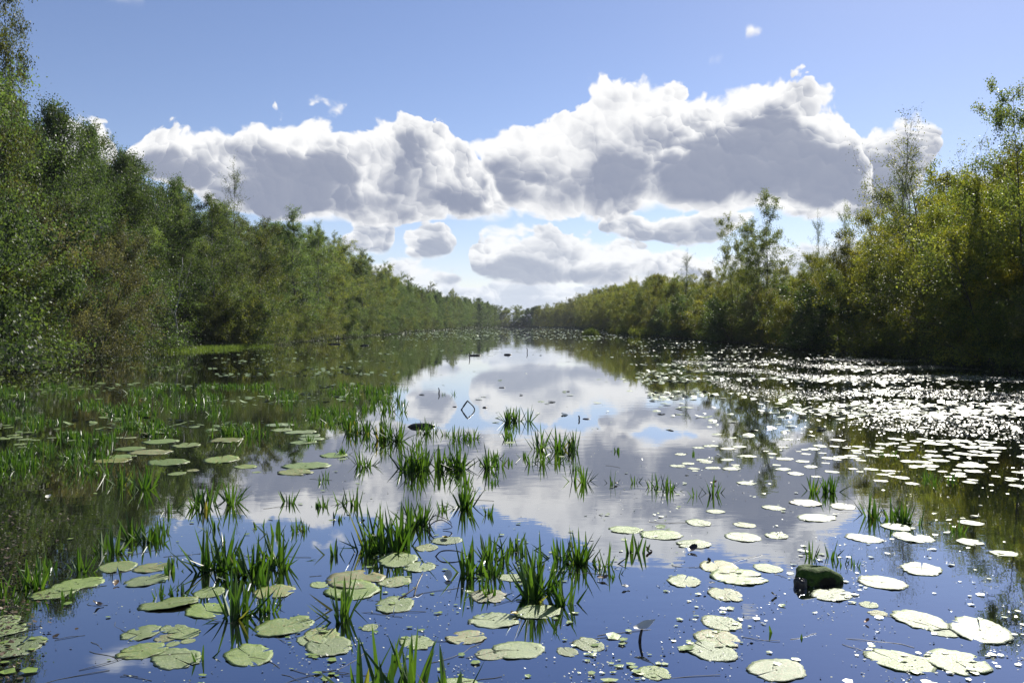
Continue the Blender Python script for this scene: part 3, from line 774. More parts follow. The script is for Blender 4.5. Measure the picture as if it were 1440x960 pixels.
# ------------------------------------------------------------------ floating lily pads
def pad_mat():
    m, n, p = material('lily_pad')
    oi = n.node('ShaderNodeObjectInfo').outputs['Random']
    co = n.node('ShaderNodeTexCoord').outputs['Object']
    q = n.xyz(co)
    off = n.vm('ADD', co, n.cxyz(n.m('MULTIPLY', oi, 50.), n.m('MULTIPLY', oi, 31.), 0.))
    ang = n.m('ARCTAN2', q[1], q[0]); rad = n.vm('LENGTH', co)
    vein = n.m('ABSOLUTE', n.m('SINE', n.m('MULTIPLY_ADD', n.noise(off, 3, 1, .5), .9, n.m('MULTIPLY', ang, 11.))))
    vein = n.mapr(vein, 0., .16, 1., 0.)
    blot = n.noise(off, 6, 5, .65); fine = n.noise(off, 24, 4, .7)
    c = n.mix(n.mapr(blot, .36, .62), rgb(.105, .170, .028), rgb(.195, .255, .060))
    c = n.mix(n.m('MULTIPLY', vein, .35), c, rgb(.22, .29, .085))
    c = n.mix(n.mapr(fine, .56, .66, 0., .8), c, rgb(.05, .055, .028))
    c = n.mix(n.mapr(n.m('MULTIPLY', blot, n.m('ADD', .6, n.m('MULTIPLY', oi, .55))), .50, .58, 0., .8), c, rgb(.20, .15, .04))
    tone = n.mapr(n.m('FRACT', n.m('MULTIPLY', oi, 13.7)), 0, 1, .75, 1.15)
    hs2 = n.node('ShaderNodeHueSaturation'); n.put(hs2.inputs['Color'], c); n.put(hs2.inputs['Value'], tone)
    n.put(hs2.inputs['Saturation'], n.mapr(n.m('FRACT', n.m('MULTIPLY', oi, 5.3)), 0, 1, .9, 1.2))
    n.put(p.inputs['Base Color'], hs2.outputs[0])
    n.put(p.inputs['Roughness'], n.mapr(fine, .35, .65, .34, .52)); p.inputs['Specular IOR Level'].default_value = 1.0
    b = n.node('ShaderNodeBump'); b.inputs['Strength'].default_value = .9; b.inputs['Distance'].default_value = .007
    hgt = n.m('ADD', n.m('ADD', n.m('MULTIPLY', blot, .45), n.m('MULTIPLY', fine, .5)), n.m('MULTIPLY', vein, -.10))
    n.put(b.inputs['Height'], hgt); n.L.new(b.outputs[0], p.inputs['Normal'])
    return m
M_pad = pad_mat()
def pad_mesh(seed, oval=1.15, notch=.35, wav=.02, ragged=0., lift=.0):
    """a pad of radius about 1: heart-shaped disc with a slit, slightly wavy, rim turned up here and there"""
    rr = random.Random(seed); nA, nR = 44, 6
    ph = [rr.uniform(0, 6.28) for _ in range(6)]
    V = []; F = []
    a0 = notch * .5
    for i in range(nA + 1):
        t = i / nA; a = a0 + (2 * math.pi - 2 * a0) * t
        edge = 1 + .03 * math.sin(2 * a + ph[0]) + .025 * math.sin(5 * a + ph[1]) + .012 * math.sin(11 * a + ph[2])
        if ragged: edge *= 1 - ragged * max(0, math.sin(4 * a + ph[3]) * math.sin(9 * a + ph[4])) - ragged * .25 * rr.random()
        edge *= 1 + rr.gauss(0, .026) - .05 * max(0, math.sin(13 * a + ph[5]) * math.sin(3 * a + ph[1]))
        lob = min(t, 1 - t)
        edge *= 1 - .12 * math.exp(-(lob / .03) ** 2)
        for j in range(nR + 1):
            s = j / nR
            rr_ = .04 + s * (edge - .04)
            z = .018 + wav * 1.2 * s * math.sin(3 * a + ph[3]) + s * rr.gauss(0, .006) - (.005 * max(0, math.sin(2 * a + ph[4])) * s if seed % 2 else 0) + wav * .6 * s * s * math.sin(7 * a + ph[5]) + (.008 * s ** 6 if not lift else 0)
            z += lift * max(0, math.cos(a - ph[0])) * s * s
            V.append((math.cos(a) * rr_ * oval, math.sin(a) * rr_, z))
    for i in range(nA):
        for j in range(nR):
            q = i * (nR + 1) + j
            F.append([q, q + 1, q + nR + 2, q + nR + 1])
    n0 = len(V)
    for i in range(nA + 1):                               # thickness: a skirt under the rim
        x, y, z = V[i * (nR + 1) + nR]; V.append((x * .985, y * .985, z - .02))
    for i in range(nA):
        F.append([i * (nR + 1) + nR, n0 + i, n0 + i + 1, (i + 1) * (nR + 1) + nR])
    return mesh_np('lily_pad', V, F, M_pad, True)
PADS = [pad_mesh(i, rq.uniform(1.05, 1.28), rq.uniform(.05, .2), rq.uniform(.010, .022), (0, .02, .03, 0, .05, .02, 0, .08)[i % 8]) for i in range(12)]
PAD_TILT = pad_mesh(77, 1.35, .12, .02, 0, .09)
def pad(px, py, w, lab, mesh=None, rot=None, flat=1., group='floating lily pads', z=0.0):
    c = at(px, py); r = w * math.hypot(c.y, CAM_H) / F_PX / 2 / 1.18
    o = link('lily_pad', mesh or rq.choice(PADS), loc=(c.x, c.y, z))
    o.rotation_euler = (0, 0, rq.uniform(0, 6.28) if rot is None else rot); o.scale = (r, r * flat, r)
    tag(o, lab, 'lily pad', group); return o
PL = [
 (24,909,78,'big light green lily pad cut by the left photo edge'),(2,886,60,'lily pad half hidden behind the big one at the left edge'),(8,872,44,'smallest of the three pads stacked at the left edge'),
 (75,834,58,'front one of the twin pads by the left tuft'),(110,821,64,'rear one of the twin pads by the left tuft'),
 (165,797,56,'pale oval pad left of the big left colony'),(214,798,50,'pad between the pale oval one and the left colony'),(206,816,56,'pad in front of the left colony, above the tilted shiny one'),
 (290,858,62,'pad crossed by the shadows of the front left blades'),(294,833,48,'pad tucked under the big left colony'),(385,832,64,'pad right of the tall narrow front tuft'),
 (198,890,56,'speckled pad starting the chain at bottom left'),(244,884,38,'narrow floating pad piece at the top of the bottom left chain'),(258,890,46,'long slim pad in the bottom left chain'),(232,897,32,'small pad below the long slim one'),(243,905,20,'tiny round pad above the notched pair'),(264,901,20,'tiny shiny oval pad right of the notched pair'),
 (200,915,62,'left of the two notched pads at bottom left'),(248,926,72,'right of the two notched pads, the largest at bottom left'),
 (350,921,72,'spotted pad alone at the bottom, right of the notched pair'),(400,880,78,'broad pad in front of the tall narrow tuft'),(452,893,56,'upper lobe of the pad pile under the fanning tuft'),(462,908,72,'lower ragged pad of the pile under the fanning tuft'),(438,900,44,'left piece of the pad pile under the fanning tuft'),
 (520,882,26,'small reddish pad under the fanning tuft'),(555,850,62,'pad right of the fanning tuft'),(500,815,92,'upper wide pad of the pair left of the middle'),(495,829,84,'lower wide pad of the pair left of the middle'),(555,818,50,'submerged grey pad right of the wide pair'),(448,822,28,'small round pad left of the wide pair'),
 (560,787,66,'pad at the foot of the biggest tuft'),(590,797,52,'pad with a dark curled edge below the biggest tuft'),(600,770,36,'small pad right of the biggest tuft'),(628,760,46,'faint yellow-stained pad below the drooping stems'),
 (585,903,50,'round pad alone below the middle'),(656,896,56,'smooth two-lobed pad right of the round one'),(686,838,56,'heart-shaped pad in front of the front right tufts'),(694,872,66,'ragged pad with a brown corner in the front middle'),(757,860,62,'bluish smooth pad under the dense front tuft'),(728,914,72,'right end of the long pad near the bottom'),(690,920,44,'left end of the long pad near the bottom'),
 (828,906,46,'pale pad right of the long bottom one'),(798,916,32,'sunken yellowish pad touching the pale one'),(645,965,60,'pad behind the nearest tuft at the bottom edge'),(720,812,40,'pad hidden among the front right blades'),
 (920,946,46,'speckled pad by the bottom edge right of the middle'),(1014,876,60,'glinting pad, top of the stack of three at the lower right'),(1008,898,66,'glinting pad, middle of the stack of three'),(1000,915,74,'glinting pad, lowest of the stack of three'),(1092,942,82,'glinting pad at the bottom edge, right of the stack of three'),
 (1264,929,82,'large white-shining pad, left one of the pair near the right bottom corner'),(1346,931,92,'large white-shining pad, right one of the pair near the right bottom corner'),(1294,872,74,'long shining pad pair, its left half'),(1378,886,92,'long shining pad pair, its right half'),(1328,888,44,'dull green piece between the two long shining pads'),
 (1240,819,68,'shining pad right of the mossy stump'),(1170,836,58,'white pad touching the front of the mossy stump'),(1222,850,28,'small yellow-green pad below the shining one, upper'),(1234,862,26,'small yellow-green pad below the shining one, lower'),
 (962,817,52,'left tip of the glinting pad row before the stump'),(1038,811,84,'widest glinting pad of the row before the stump'),(1020,836,54,'glinting pad below the widest one'),(1080,799,44,'glinting pad right of the widest one'),(1010,797,60,'dull green pad above the widest glinting one'),
 (1296,800,62,'shining pad below the dark right reflection'),(982,735,40,'small pale pad in the cloud reflection right of the middle'),(1047,738,32,'small round pad in the cloud reflection, right of the pale one'),(1044,755,54,'broad pad in the cloud reflection above a dark scrap'),(975,765,50,'pad with a dark leaf scrap on its right'),(1092,753,36,'round pad left of the blades behind the stump'),
 (1088,714,32,'small pad below the neat right tuft, left'),(1132,707,50,'long pad below the neat right tuft'),(1006,719,28,'small greenish pad left of the neat right tuft'),(1148,728,52,'pale pad in front of the neat right tuft'),
 (1284,756,58,'pad at the foot of the split right tuft'),(1262,741,44,'pad under the blades of the split right tuft'),(1364,762,40,'pad in the dark right reflection by the yellowish tuft'),(1412,778,36,'pad by the right photo edge in the dark reflection'),(930,752,60,'faint pad in the white reflection left of the pale ones'),(880,745,46,'faint pad right of the front tufts'),
 (182,631,44,'first pad of the far left raft'),(226,621,52,'rear pad of the far left raft'),(262,626,44,'right rear pad of the far left raft'),(170,642,40,'left front pad of the far left raft'),(212,636,56,'middle pad of the far left raft'),(158,648,48,'outermost left pad of the far left raft'),(236,650,60,'front pad of the far left raft'),(318,619,50,'pad beyond the raft toward the centre'),(312,646,58,'wide pad between the raft and the broad left tuft'),(345,656,36,'small pad below the wide one'),
 (430,655,64,'floating pale pad mass left of the centre, upper'),(415,664,52,'floating pale pad mass left of the centre, lower'),(470,640,44,'pad left of the loose central tuft'),
 (1365,735,34,'small pad near the yellowish tuft in the dark reflection'),(1215,757,50,'pad behind the low splayed leaves'),(1185,712,40,'pad right of the long one below the neat tuft'),
]
for (px, py, w, lab) in PL:
    o = pad(px, py, w, lab, mesh=None)
    if 'reddish' in lab: o.data = PADS[4]
pad(238, 849, 72, 'shiny tilted oval pad with its rim lifted, front left', mesh=PAD_TILT, rot=.4, flat=.8)
for q in range(7): pad(rq.uniform(385, 440), rq.uniform(586, 622), rq.uniform(30, 46), 'pale lily pad in the crowded raft above the centre left', group='pads of the crowded raft')
# more pads, nearest first; the ones too small to single out share a description
def density(px, py):
    if px < 560 - max(0, py - 540) * 3: d = .16 if py < 545 else .10
    elif px > 880 + max(0, (py - 500)) * .55: d = .5 if py < 620 else .2
    else: d = 1. if py < 478 else .10 if py < 500 else .012
    return d
cells = []
k = 0
rest = []
for _try in range(110000):
    # even over the water surface, out to the far shore
    Y = 7.0 * (1 / (1 - rq.random() * (1 - 7.0 / 445)))     # dense near, thinning with distance
    Xl, Xr = LEFT(Y) + .5, RIGHT(Y) - .5
    X = rq.uniform(Xl, Xr)
    px, py = 720 + F_PX * X / Y, 456 + F_PX * CAM_H / Y
    if px < -40 or px > 1480: continue
    pat = math.sin(X * .18 + Y * .75) + math.sin(Y * 1.35 - X * .22 + 1) + .8 * math.sin(X * .9 - Y * .35)
    if rq.random() > .9 * min(1, max(.04, (Y - 7) / 9)) * density(px, py) * (1. if pat > .5 else .14 if pat > -.5 else .04): continue
    (cells if Y < 40 else rest).append((Y, X, px))
cells.sort()
near_c, rest = cells[:200], rest + cells[200:]
for (Y, X, px) in near_c:
    o = link('lily_pad', rq.choice(PADS), loc=(X, Y, 0)); r = rq.uniform(.035, .10)
    o.rotation_euler.z = rq.uniform(0, 6.28); o.scale = (r, r, r)
    if px > 900: tag(o, 'small lily pad among the many glinting on the right-hand water', 'lily pad', 'glinting pads on the right')
    elif px < 560: tag(o, 'small lily pad among the scattered ones on the shaded left water', 'lily pad', 'scattered pads on the left')
    else: tag(o, 'small stray lily pad on the open bright water in the middle', 'lily pad', 'stray pads in the middle')
def pad_field(items):
    V = []; F = []; n = 0
    for (Y, X, px) in items:
        r = rq.uniform(.022, .085) * (1 if Y < 60 else min(2.6, Y / 60)); k = 9; a0 = rq.uniform(0, 6.28); z = .006 + rq.uniform(0, .012)
        tx, ty = rq.gauss(0, .16), rq.gauss(0, .16)
        V.append((X, Y, z + .006))
        for i in range(k + 1):
            a = a0 + .15 + (6.283 - .3) * i / k; x, y = math.cos(a) * r * 1.15, math.sin(a) * r * rq.uniform(.9, 1.05)
            V.append((X + x, Y + y, max(.004, z + tx * x + ty * y)))
        for i in range(k): F.append([n, n + 1 + i, n + 2 + i])
        n += k + 2
    return mesh_np('lily_pad_field', V, F, M_pad)
tag(link('lily_pad_field', pad_field(rest)), 'carpet of countless small lily pads reaching to the far end of the lake', 'lily pads', kind='stuff')

# ------------------------------------------------------------------ wood, dead stems and small floating things
re_ = random.Random(77); rn = np.random.RandomState(78)
def moss_mat():
    m, n, p = material('mossy_wood')
    pos = n.node('ShaderNodeTexCoord').outputs['Object']; nz = n.xyz(n.node('ShaderNodeNewGeometry').outputs['Normal'])[2]
    f = n.m('ADD', n.mapr(nz, -.1, .5), n.m('MULTIPLY', n.m('SUBTRACT', n.noise(pos, 14, 4, .6), .5), 1.6))
    c = n.mix(n.mapr(f, .35, .6), rgb(.016, .014, .008), n.mix(n.mapr(n.noise(pos, 40, 3, .6), .3, .7), rgb(.022, .048, .006), rgb(.07, .12, .014)))
    n.put(p.inputs['Base Color'], c); p.inputs['Roughness'].default_value = .75; p.inputs['Specular IOR Level'].default_value = .2
    b = n.node('ShaderNodeBump'); b.inputs['Strength'].default_value = .9; b.inputs['Distance'].default_value = .015
    n.put(b.inputs['Height'], n.noise(pos, 30, 5, .65)); n.L.new(b.outputs[0], p.inputs['Normal'])
    return m
M_moss = moss_mat()
def plain(name, c1, c2, rough=.6, scale=20, trans=0, spec=.4):
    m, n, p = material(name)
    pos = n.node('ShaderNodeTexCoord').outputs['Object']
    isl = n.node('ShaderNodeNewGeometry').outputs['Random Per Island']
    f = n.m('ADD', n.m('MULTIPLY', isl, .6), n.m('MULTIPLY', n.noise(pos, scale, 3, .6), .5))
    n.put(p.inputs['Base Color'], n.mix(f, rgb(*c1), rgb(*c2))); p.inputs['Roughness'].default_value = rough; p.inputs['Specular IOR Level'].default_value = spec
    return m
M_wet = plain('wet_dark_wood', (.012, .010, .008), (.05, .04, .03), .35)
M_stem = plain('dead_stem', (.02, .018, .012), (.07, .055, .03), .4)
M_pale = plain('bleached_leaf', (.45, .43, .36), (.7, .68, .6), .4)
M_yel = plain('yellowed_leaf', (.30, .22, .03), (.42, .34, .08), .5)
M_rust = plain('rusty_leaf', (.20, .07, .02), (.32, .14, .05), .5)
M_speck = plain('floating_specks', (.16, .19, .09), (.50, .50, .40), .42, spec=.55)
M_brown = plain('brown_litter', (.05, .035, .018), (.19, .13, .07), .4)
M_litter = plain('dark_litter', (.03, .022, .012), (.12, .085, .045), .45)
M_strand = plain('weed_strand', (.06, .06, .035), (.14, .13, .08), .5)
M_grass = leaf_mat('bank_grass', (.04, .07, .018), (.075, .12, .026), (.12, .165, .042), (1.6, 1.6, .7), tfac=.5)
def lump(name, mat, rx, ry, rz, seed, z0=0., box=3., rough=.12):
    """a worn block of wood: super-ellipsoid with knobs"""
    r = np.random.RandomState(seed); nu, nv = 28, 16; V = []; F = []
    ph = r.uniform(0, 6.28, 8)
    for j in range(nv + 1):
        v = -math.pi / 2 + math.pi * j / nv
        for i in range(nu):
            u = 2 * math.pi * i / nu
            d = np.array([math.cos(v) * math.cos(u), math.cos(v) * math.sin(u), math.sin(v)])
            k = (abs(d[0]) ** box + abs(d[1]) ** box + abs(d[2]) ** box) ** (-1 / box)
            w = 1 + rough * (.5 * math.sin(3 * u + ph[0] + 2 * v) + .35 * math.sin(5 * u + ph[1] - 3 * v) + .25 * math.sin(9 * u + ph[2]) * math.cos(5 * v + ph[3]))
            V.append(d * k * w * np.array([rx, ry, rz]) + np.array([0, 0, z0]))
    for j in range(nv):
        for i in range(nu): F.append([j * nu + i, j * nu + (i + 1) % nu, (j + 1) * nu + (i + 1) % nu, (j + 1) * nu + i])
    return mesh_np(name, V, F, mat, True)
def mpx(c): return math.hypot(c.y, CAM_H) / F_PX
c = at(1149, 817); u = mpx(c)
o = tag(link('mossy_stump', None, loc=c), 'dark blocky stump with green moss poking out of the water at the lower right', 'stump')
b = link('wood_block', lump('wood_block', M_moss, 31 * u, 18 * u, 18 * u, 3, 1 * u, 3.6, .16), o); b.rotation_euler = (R(-4), R(9), R(14))
b = link('broken_stub', lump('broken_stub', M_wet, 8 * u, 7 * u, 9 * u, 4, 0, 3, .2), o, (-30 * u, -22 * u, 2 * u))

def curve_thing(name, label, cat, paths, mat, rad, group=None, k=6):
    """paths of (px, row, height above the foot in px) standing on the water at the first point's foot"""
    mb = MB(); base = at(*paths[0][0][:2]); uu = mpx(base)
    for path in paths:
        pts = []
        for (px, py, h, dy) in path:
            pts.append(np.array([(px - paths[0][0][0]) * uu, dy, h * uu]))
        fine = []
        for i in range(len(pts) - 1):
            for q in range(4): 
                t = q / 4; p0 = pts[max(i - 1, 0)]; p1 = pts[i]; p2 = pts[i + 1]; p3 = pts[min(i + 2, len(pts) - 1)]
                fine.append(.5 * ((2 * p1) + (p2 - p0) * t + (2 * p0 - 5 * p1 + 4 * p2 - p3) * t * t + (3 * p1 - p0 - 3 * p2 + p3) * t ** 3) if len(pts) > 2 else p1 + (p2 - p1) * t)
        fine.append(pts[-1])
        mb.tube(fine, [rad * (1 - .45 * i / len(fine)) * re_.uniform(.85, 1.15) for i in range(len(fine))], k)
    o = link(name, mb.mesh(name, mat), loc=(base.x, base.y, 0)); return tag(o, label, cat, group)
def P4(*a): return [tuple(list(x) + [0.] * (4 - len(x))) for x in a]
curve_thing('bent_twig', 'dark bent twig making a diamond with its reflection in the middle water', 'twig', [P4((648, 576, -3), (650, 0, 2), (657, 0, 12), (658, 0, 12), (666, 0, 4), (668, 0, -3))], M_wet, .018)
for px, py, w, h, lab in [(592, 600, 17, 4, 'dark waterlogged log between the tufts above the central colony'), (714, 499, 5, 1.4, 'small dark log far out on the bright water'), (470, 484, 9, 1.2, 'low dark log lying off the left shore'), (512, 486, 6, 1.2, 'short dark log at the right end of the floating wood off the left shore'),
                          (640, 572, 3, .8, 'tiny dark driftwood left of the bent twig'), (682, 573, 3, 1.2, 'tiny dark driftwood right of the bent twig'), (825, 589, 5, 1.0, 'small driftwood piece right of the lone oval tuft'), (706, 545, 4, .7, 'flat dark splinter on the bright middle water'), (668, 500, 8, 1.3, 'thin dark driftwood beside the far upright twig')]:
    c = at(px, py); u = mpx(c)
    o = link('floating_log', lump('floating_log', M_wet, w * u, max(.05, h * 1.2 * u), h * u, int(px), h * u * .2, 2.6, .2), loc=c); o.rotation_euler.z = re_.uniform(-.3, .3)
    tag(o, lab, 'log', 'logs and driftwood')
for px, py, h, lab in [(660, 503, 9, 'far dark upright twig in the bright water'), (741, 496, 7, 'thin twig standing in the farthest bright water'), (617, 553, 8, 'short upright twig before the tree reflection'), (814, 590, 6, 'short stick standing left of the right driftwood'), (476, 480, 10, 'stick standing up from the floating wood off the left shore')]:
    curve_thing('upright_twig', lab, 'twig', [P4((px, py, -2), (px + .6, 0, h * .5), (px - .4, 0, h))], M_wet, .018 * max(1, at(px, py).y / 30), 'twigs standing in the water')
curve_thing('drooping_stem', 'dark looped dead stem drooping over the water right of the biggest tuft', 'dead stem', [P4((600, 745, -2), (607, 0, 9), (620, 0, 14), (632, 0, 8), (634, 0, 3), (622, 0, 1)), P4((605, 745, -2), (604, 0, 12), (612, 0, 19, .03), (630, 0, 11, .05), (633, 0, 6, .05))], M_stem, .0055)
curve_thing('arching_stem', 'thin brown stem arching over the water left of the front right tufts', 'dead stem', [P4((612, 782, -1), (620, 0, 7), (636, 0, 8), (650, 0, 5), (656, 0, -1))], M_stem, .006)
curve_thing('hooked_stem', 'dark forked stem hanging below the curled-edge pad', 'dead stem', [P4((582, 838, -1), (584, 0, 8, .1), (588, 0, 14, .25)), P4((562, 838, -1, -.05), (572, 0, 3), (584, 0, 7, .1))], M_stem, .006)
# curled bleached leaf on its stalk
c = at(899, 902); u = mpx(c)
o = tag(link('withered_leaf', None, loc=c), 'bleached curled leaf on a dark stalk standing in open water right of the middle', 'dead leaf')
mb = MB(); mb.tube([(0, 0, -.03), (.005, 0, .03), (.016, 0, 19 * u)], [.010, .008, .007], 6); link('stalk', mb.mesh('stalk', M_wet), o)
def leaf_blade(name, mat, L, W, curl, seed=0):
    V = []; F = []; n = 8
    for i in range(n + 1):
        t = i / n; w = W * math.sin(math.pi * min(.97, t * .9 + .08)) ** .8
        for j, s in enumerate((-1, -.4, .4, 1)):
            V.append(((t - .5) * L, s * w * .5, curl * (t - .5) ** 2 * L + abs(s) ** 2 * w * .22 + .003 * math.sin(9 * t + seed + j)))
    for i in range(n):
        for j in range(3): F.append([i * 4 + j, i * 4 + j + 1, i * 4 + j + 5, i * 4 + j + 4])
    return mesh_np(name, V, F, mat, True)
b = link('curled_blade', leaf_blade('curled_blade', M_pale, 30 * u, 13 * u, .6), o, (8 * u, 0, 21 * u)); b.rotation_euler = (R(25), R(-22), 0)
for px, py, w, mat, lab, tilt in [(630, 813, 18, M_pale, 'pale curled dead leaf left of the front right tufts', 30), (627, 758, 16, M_yel, 'yellow dead leaf below the drooping stems', 10), (724, 865, 16, M_yel, 'yellow-brown leaf corner on the ragged front pad', 8), (1088, 838, 10, M_yel, 'small yellowish bud left of the mossy stump', 30),
                                  (1219, 876, 9, M_rust, 'orange-brown leaf scrap below the yellow-green pads', 25), (912, 775, 11, M_rust, 'tiny rusty leaf on the white reflection', 35), (974, 775, 20, M_wet, 'dark leaf scrap on a pad in the white reflection', 15), (997, 790, 8, M_wet, 'small dark upright leaf bit above the widest glinting pad', 60),
                                  (1004, 680, 10, M_rust, 'brown scrap by the right-centre chain of tufts', 15), (866, 681, 9, M_wet, 'dark scrap at the left end of the right-centre chain', 15), (848, 815, 16, M_brown, 'brown leaf right of the front tufts', 8), (880, 827, 12, M_pale, 'white leaf bit right of the front tufts', 5), (1001, 822, 9, M_pale, 'whitish scrap left of the glinting pad row', 5),
                                  (137, 852, 14, M_wet, 'dark clump of debris in open water on the lower left', 25), (163, 822, 13, M_brown, 'brown debris bit under the pale oval pad', 15), (68, 700, 12, M_pale, 'whitish leaf blade lying on the left weed bed', 10), (690, 783, 8, M_pale, 'tiny bright leaf among the front right blades', 25), (510, 736, 9, M_wet, 'dark scrap below the compact fan', 20)]:
    c = at(px, py); u = mpx(c)
    o = link('dead_leaf', leaf_blade('dead_leaf', mat, w * u, w * u * .62, re_.uniform(.2, .8), px), loc=(c.x, c.y, .012))
    o.rotation_euler = (R(re_.uniform(-10, 10)), R(tilt), re_.uniform(0, 6.28)); tag(o, lab, 'dead leaf', 'dead leaves on the water')

# ---- small floating specks and weed strands (uncountable)
def scatter(name, n, pick, mat, r0, r1, tilt, label):
    V = []; F = []; q = 0
    while len(F) < n:
        X, Y = pick()
        r = re_.uniform(r0, r1) * (1 if re_.random() > .06 else 1.8); k = 5; a0 = re_.uniform(0, 6.28); tx, ty = re_.gauss(0, tilt), re_.gauss(0, tilt)
        st = re_.uniform(.5, 1)
        for i in range(k):
            a = a0 + 6.283 * i / k; x, y = math.cos(a) * r, math.sin(a) * r * st
            V.append((X + x, Y + y, .004 + max(-.002, tx * x + ty * y) + r * .25 * re_.random()))
        F.append(list(range(q, q + k))); q += k
    tag(link(name, mesh_np(name, V, F, mat)), label, 'floating bits', kind='stuff')
def pick_near():
    while True:
        px, py = re_.uniform(-20, 1460), 565 + 420 * re_.random() ** .85
        w = .25
        if px > 900: w = .75
        if 400 < px < 900 and 780 < py: w = .7
        if 380 < px < 900 and 560 < py < 700: w = .45
        n_ = math.sin(px * .013 + py * .03) + math.sin(px * .031 - py * .021 + 1.3) + math.sin(px * .07 + py * .06)
        if re_.random() < w * (1 if n_ > .5 else .25 if n_ > -.6 else .06):
            c = at(px, py); return c.x, c.y
scatter('duckweed_specks', 3200, pick_near, M_speck, .002, .0065, .4, 'tiny pale glinting bits scattered over the near water')
scatter('leaf_fragments', 520, pick_near, M_pad, .010, .028, .06, 'torn scraps of lily leaves floating between the near pads')
def pick_right():
    while True:
        Y = re_.uniform(10, 40); X = re_.uniform(3 + .12 * Y, RIGHT(Y) - .4)
        n_ = math.sin(X * .5 + Y * .8) + math.sin(Y * 1.1 - X * .2 + 1) + math.sin(X * 1.3 + Y * .3)
        if re_.random() < (1 if n_ > .8 else .12 if n_ > -.5 else .03): return X, Y
scatter('glinting_specks', 26000, pick_right, M_speck, .007, .022, .16, 'glittering floating bits in bands on the right-hand water')
def pick_mat():
    while True:
        px, py = re_.uniform(-30, 110), re_.uniform(715, 990)
        if re_.random() < math.exp(-max(0, px - 20 + (py - 800) * .12) / 26.) * (1.2 - abs(py - 830) / 190.): 
            c = at(px, py); return c.x, c.y
scatter('leaf_litter', 900, pick_mat, M_litter, .004, .014, .4, 'mat of brown leaf litter floating at the lower left edge')
mb = MB()
for q in range(110):
    px, py = re_.uniform(0, 1300), 640 + 330 * re_.random() ** .7
    if px > 620 and re_.random() < .55: continue
    c = at(px, py); a = re_.uniform(-.9, .9) + (3.14 if re_.random() < .5 else 0); L = re_.uniform(.08, .4); p = np.array([c.x, c.y, .002]); pts = []
    for i in range(6): pts.append(p.copy()); a += re_.gauss(0, .22); p += np.array([math.cos(a), math.sin(a), 0]) * L / 5; p[2] = .002 + re_.uniform(-.003, .003)
    mb.tube(pts, [.0014] * 6, 4, False)
tag(link('weed_strands', mb.mesh('weed_strands', M_strand)), 'thin brownish weed strands floating between the pads', 'floating weed', kind='stuff')

# ---- grass spit on the left, reed islet on the right
def grass_patch(name, pts_fn, n, L0, L1, w, label, kind='stuff', cat='grass', mat=None, edge_fn=None):
    V = []; F = []; q = 0
    for i in range(n):
        X, Y = pts_fn(); L = re_.uniform(L0, L1); az = re_.uniform(0, 6.28); ln = re_.uniform(0, .5); L *= edge_fn(X, Y) if edge_fn else 1; dx, dy = math.cos(az), math.sin(az); wd = w * re_.uniform(.6, 1.3)
        V += [(X - dy * wd, Y + dx * wd, -.02), (X + dy * wd, Y - dx * wd, -.02), (X + dx * L * ln * .5 + dy * wd * .5, Y + dy * L * ln * .5 - dx * wd * .5, L * .6), (X + dx * L * ln, Y + dy * L * ln, L)]
        F += [[q, q + 1, q + 2, q + 3]]; q += 4
    return tag(link(name, mesh_np(name, V, F, mat or M_grass)), label, cat, kind=kind)
def spit():
    while True:
        Y = re_.uniform(45, 66); e = LEFT(Y); X = e + re_.uniform(-1.5, 4.2) 
        w = 3.2 * math.sin((Y - 45) / 21 * math.pi) + .7 * math.sin(Y * 1.9) + .4 * math.sin(Y * 5.1)
        if re_.random() < min(1, max(0, (w - (X - e)) / 1.3)) * (.35 + .65 * (math.sin(X * 2.1 + Y) * math.sin(Y * 1.3 - X) > -.3)): return X, Y
grass_patch('grass_spit', spit, 11000, .06, .34, .012, 'bright green grass growing out over the water below the left birches')
def round_top(cx, cy, rx, ry): return lambda X, Y: max(.3, 1.1 - .75 * (((X - cx) / rx) ** 2 + ((Y - cy) / ry) ** 2)) * (.8 + .3 * math.sin(X * 5) * math.sin(Y * 3))
M_reed = leaf_mat('reed_leaves', (.022, .036, .012), (.045, .068, .018), (.08, .10, .028), (1.6, 1.6, .7), tfac=.35)
def isl(cx, cy, rx, ry):
    def f():
        a, r = re_.uniform(0, 6.28), math.sqrt(re_.random()); return cx + math.cos(a) * r * rx, cy + math.sin(a) * r * ry
    return f
c = at(831, 470.5)
o = grass_patch('reed_clump', isl(c.x, c.y, 1.5, 2.0), 1400, .6, 1.5, .025, 'small round green reed islet standing off the right shore', None, 'reeds', M_reed, round_top(c.x, c.y, 1.5, 2.))
for i, (px, y0) in enumerate([(905, 118), (885, 128), (922, 110), (872, 140)]):
    d = ray(px, 456); grass_patch('reed_clump', isl(d.x / d.y * y0, y0, 2.2, 2.), 900, .5, 1.5, .03, ['reed bed at the foot of the right shore point, nearest the middle of the row', 'reed bed left of the right shore point', 'reed bed at the right end of the shore point', 'farthest reed bed along the right shore point'][i], None, 'reeds', M_shrub)['group'] = 'reeds along the right shore'

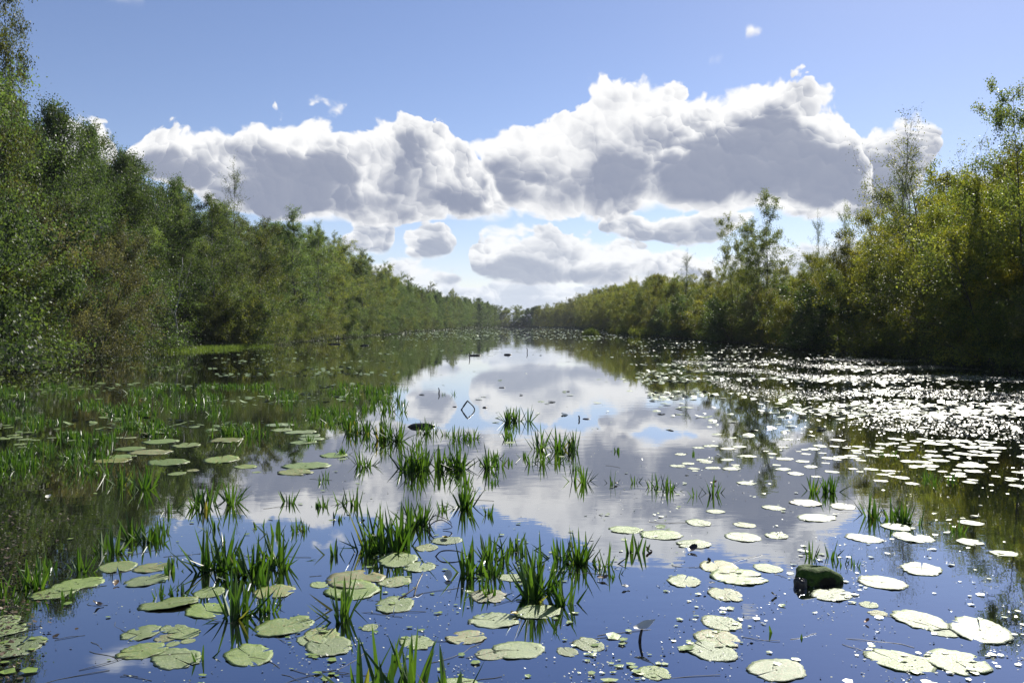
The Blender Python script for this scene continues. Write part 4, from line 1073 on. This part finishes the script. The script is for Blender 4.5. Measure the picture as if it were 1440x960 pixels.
# ---- pale trunks and fallen dead branches on the left bank
def bare(name, label, cat, base, Y, trunk, branches, mat, r0, group):
    """trunk / branches: points (px, row) in the plane Y, dy in metres"""
    def W3(px, py, dy=0.):
        d = ray(px, py); t = (Y + dy) / d.y
        return np.array([d.x * t, Y + dy, CAM_H + d.z * t])
    o3 = W3(*base); o3[2] = 0
    o = tag(link(name, None, loc=o3), label, cat, group)
    mb = MB(); pts = [W3(*p) - o3 for p in trunk]; mb.tube(pts, [r0 * (1 - .75 * i / (len(pts) - 1)) for i in range(len(pts))], 8); link('trunk', mb.mesh('trunk', mat), o)
    for br in branches:
        mb = MB(); pts = [W3(*p) - o3 for p in br]; n = len(pts) - 1
        mb.tube(pts, [r0 * .45 * (1 - .8 * i / n) for i in range(n + 1)], 6)
        for q in range(5):                       # side twigs
            t = re_.uniform(.25, 1) * n; i = min(int(t), n - 1); p0 = pts[i] + (pts[i + 1] - pts[i]) * (t - i)
            v = unit(pts[i + 1] - pts[i] + rn.normal(size=3) * .5 * np.linalg.norm(pts[i + 1] - pts[i])) * re_.uniform(.3, .9)
            mb.tube([p0, p0 + v * .5 + np.array([0, 0, .03]), p0 + v], [r0 * .14, r0 * .09, .004], 4, False)
        link('branch', mb.mesh('branch', mat), o)
M_white = bark_mat('white_bark', (.22, .20, .18), (.60, .58, .54), 5)
bare('birch_tree', 'pale forked birch trunk standing in front of the left foliage', 'tree', (246, 488), 52.5, [(246, 489), (249, 464), (246, 440), (253, 415), (251, 394), (257, 374), (256, 362)], [[(251, 425), (255, 412), (262, 395), (268, 372)], [(249, 455), (241, 436), (232, 425)]], M_white, .075, 'bare trunks on the left bank')
bare('dead_tree', 'grey fallen dead branches tangled at the shore right of the brown willow bush', 'dead tree', (238, 488), 52.0, [(240, 490), (232, 475), (222, 460), (205, 447), (196, 440)], [[(228, 470), (240, 455), (256, 446), (272, 441)], [(220, 458), (214, 444), (213, 428)], [(232, 476), (250, 470), (268, 472)], [(210, 451), (202, 461), (196, 470)], [(236, 484), (222, 481), (205, 484)], [(234, 478), (246, 462), (262, 460)], [(226, 466), (216, 470), (204, 468)]], M_dead, .075, 'bare trunks on the left bank')

# ------------------------------------------------------------------ the air over the lake
hm = bpy.data.materials.new('haze'); hm.use_nodes = True; ht = hm.node_tree; ht.nodes.clear()
hv = ht.nodes.new('ShaderNodeVolumePrincipled'); hv.inputs['Color'].default_value = (.80, .87, 1., 1.); hv.inputs['Density'].default_value = HAZE; hv.inputs['Anisotropy'].default_value = .1
ho = ht.nodes.new('ShaderNodeOutputMaterial'); ht.links.new(hv.outputs[0], ho.inputs['Volume'])
x0, x1, y0, y1, z0, z1 = -6000, 6000, -60, 7000, -2.2, 40
hb = MB(); hb.add([(x, y, z) for z in (z0, z1) for y in (y0, y1) for x in (x0, x1)], [[0, 2, 3, 1], [4, 5, 7, 6], [0, 1, 5, 4], [2, 6, 7, 3], [0, 4, 6, 2], [1, 3, 7, 5]])
tag(link('haze', hb.mesh('haze', hm, False)), 'thin bright air over the lake that pales the far trees', 'haze', kind='stuff')
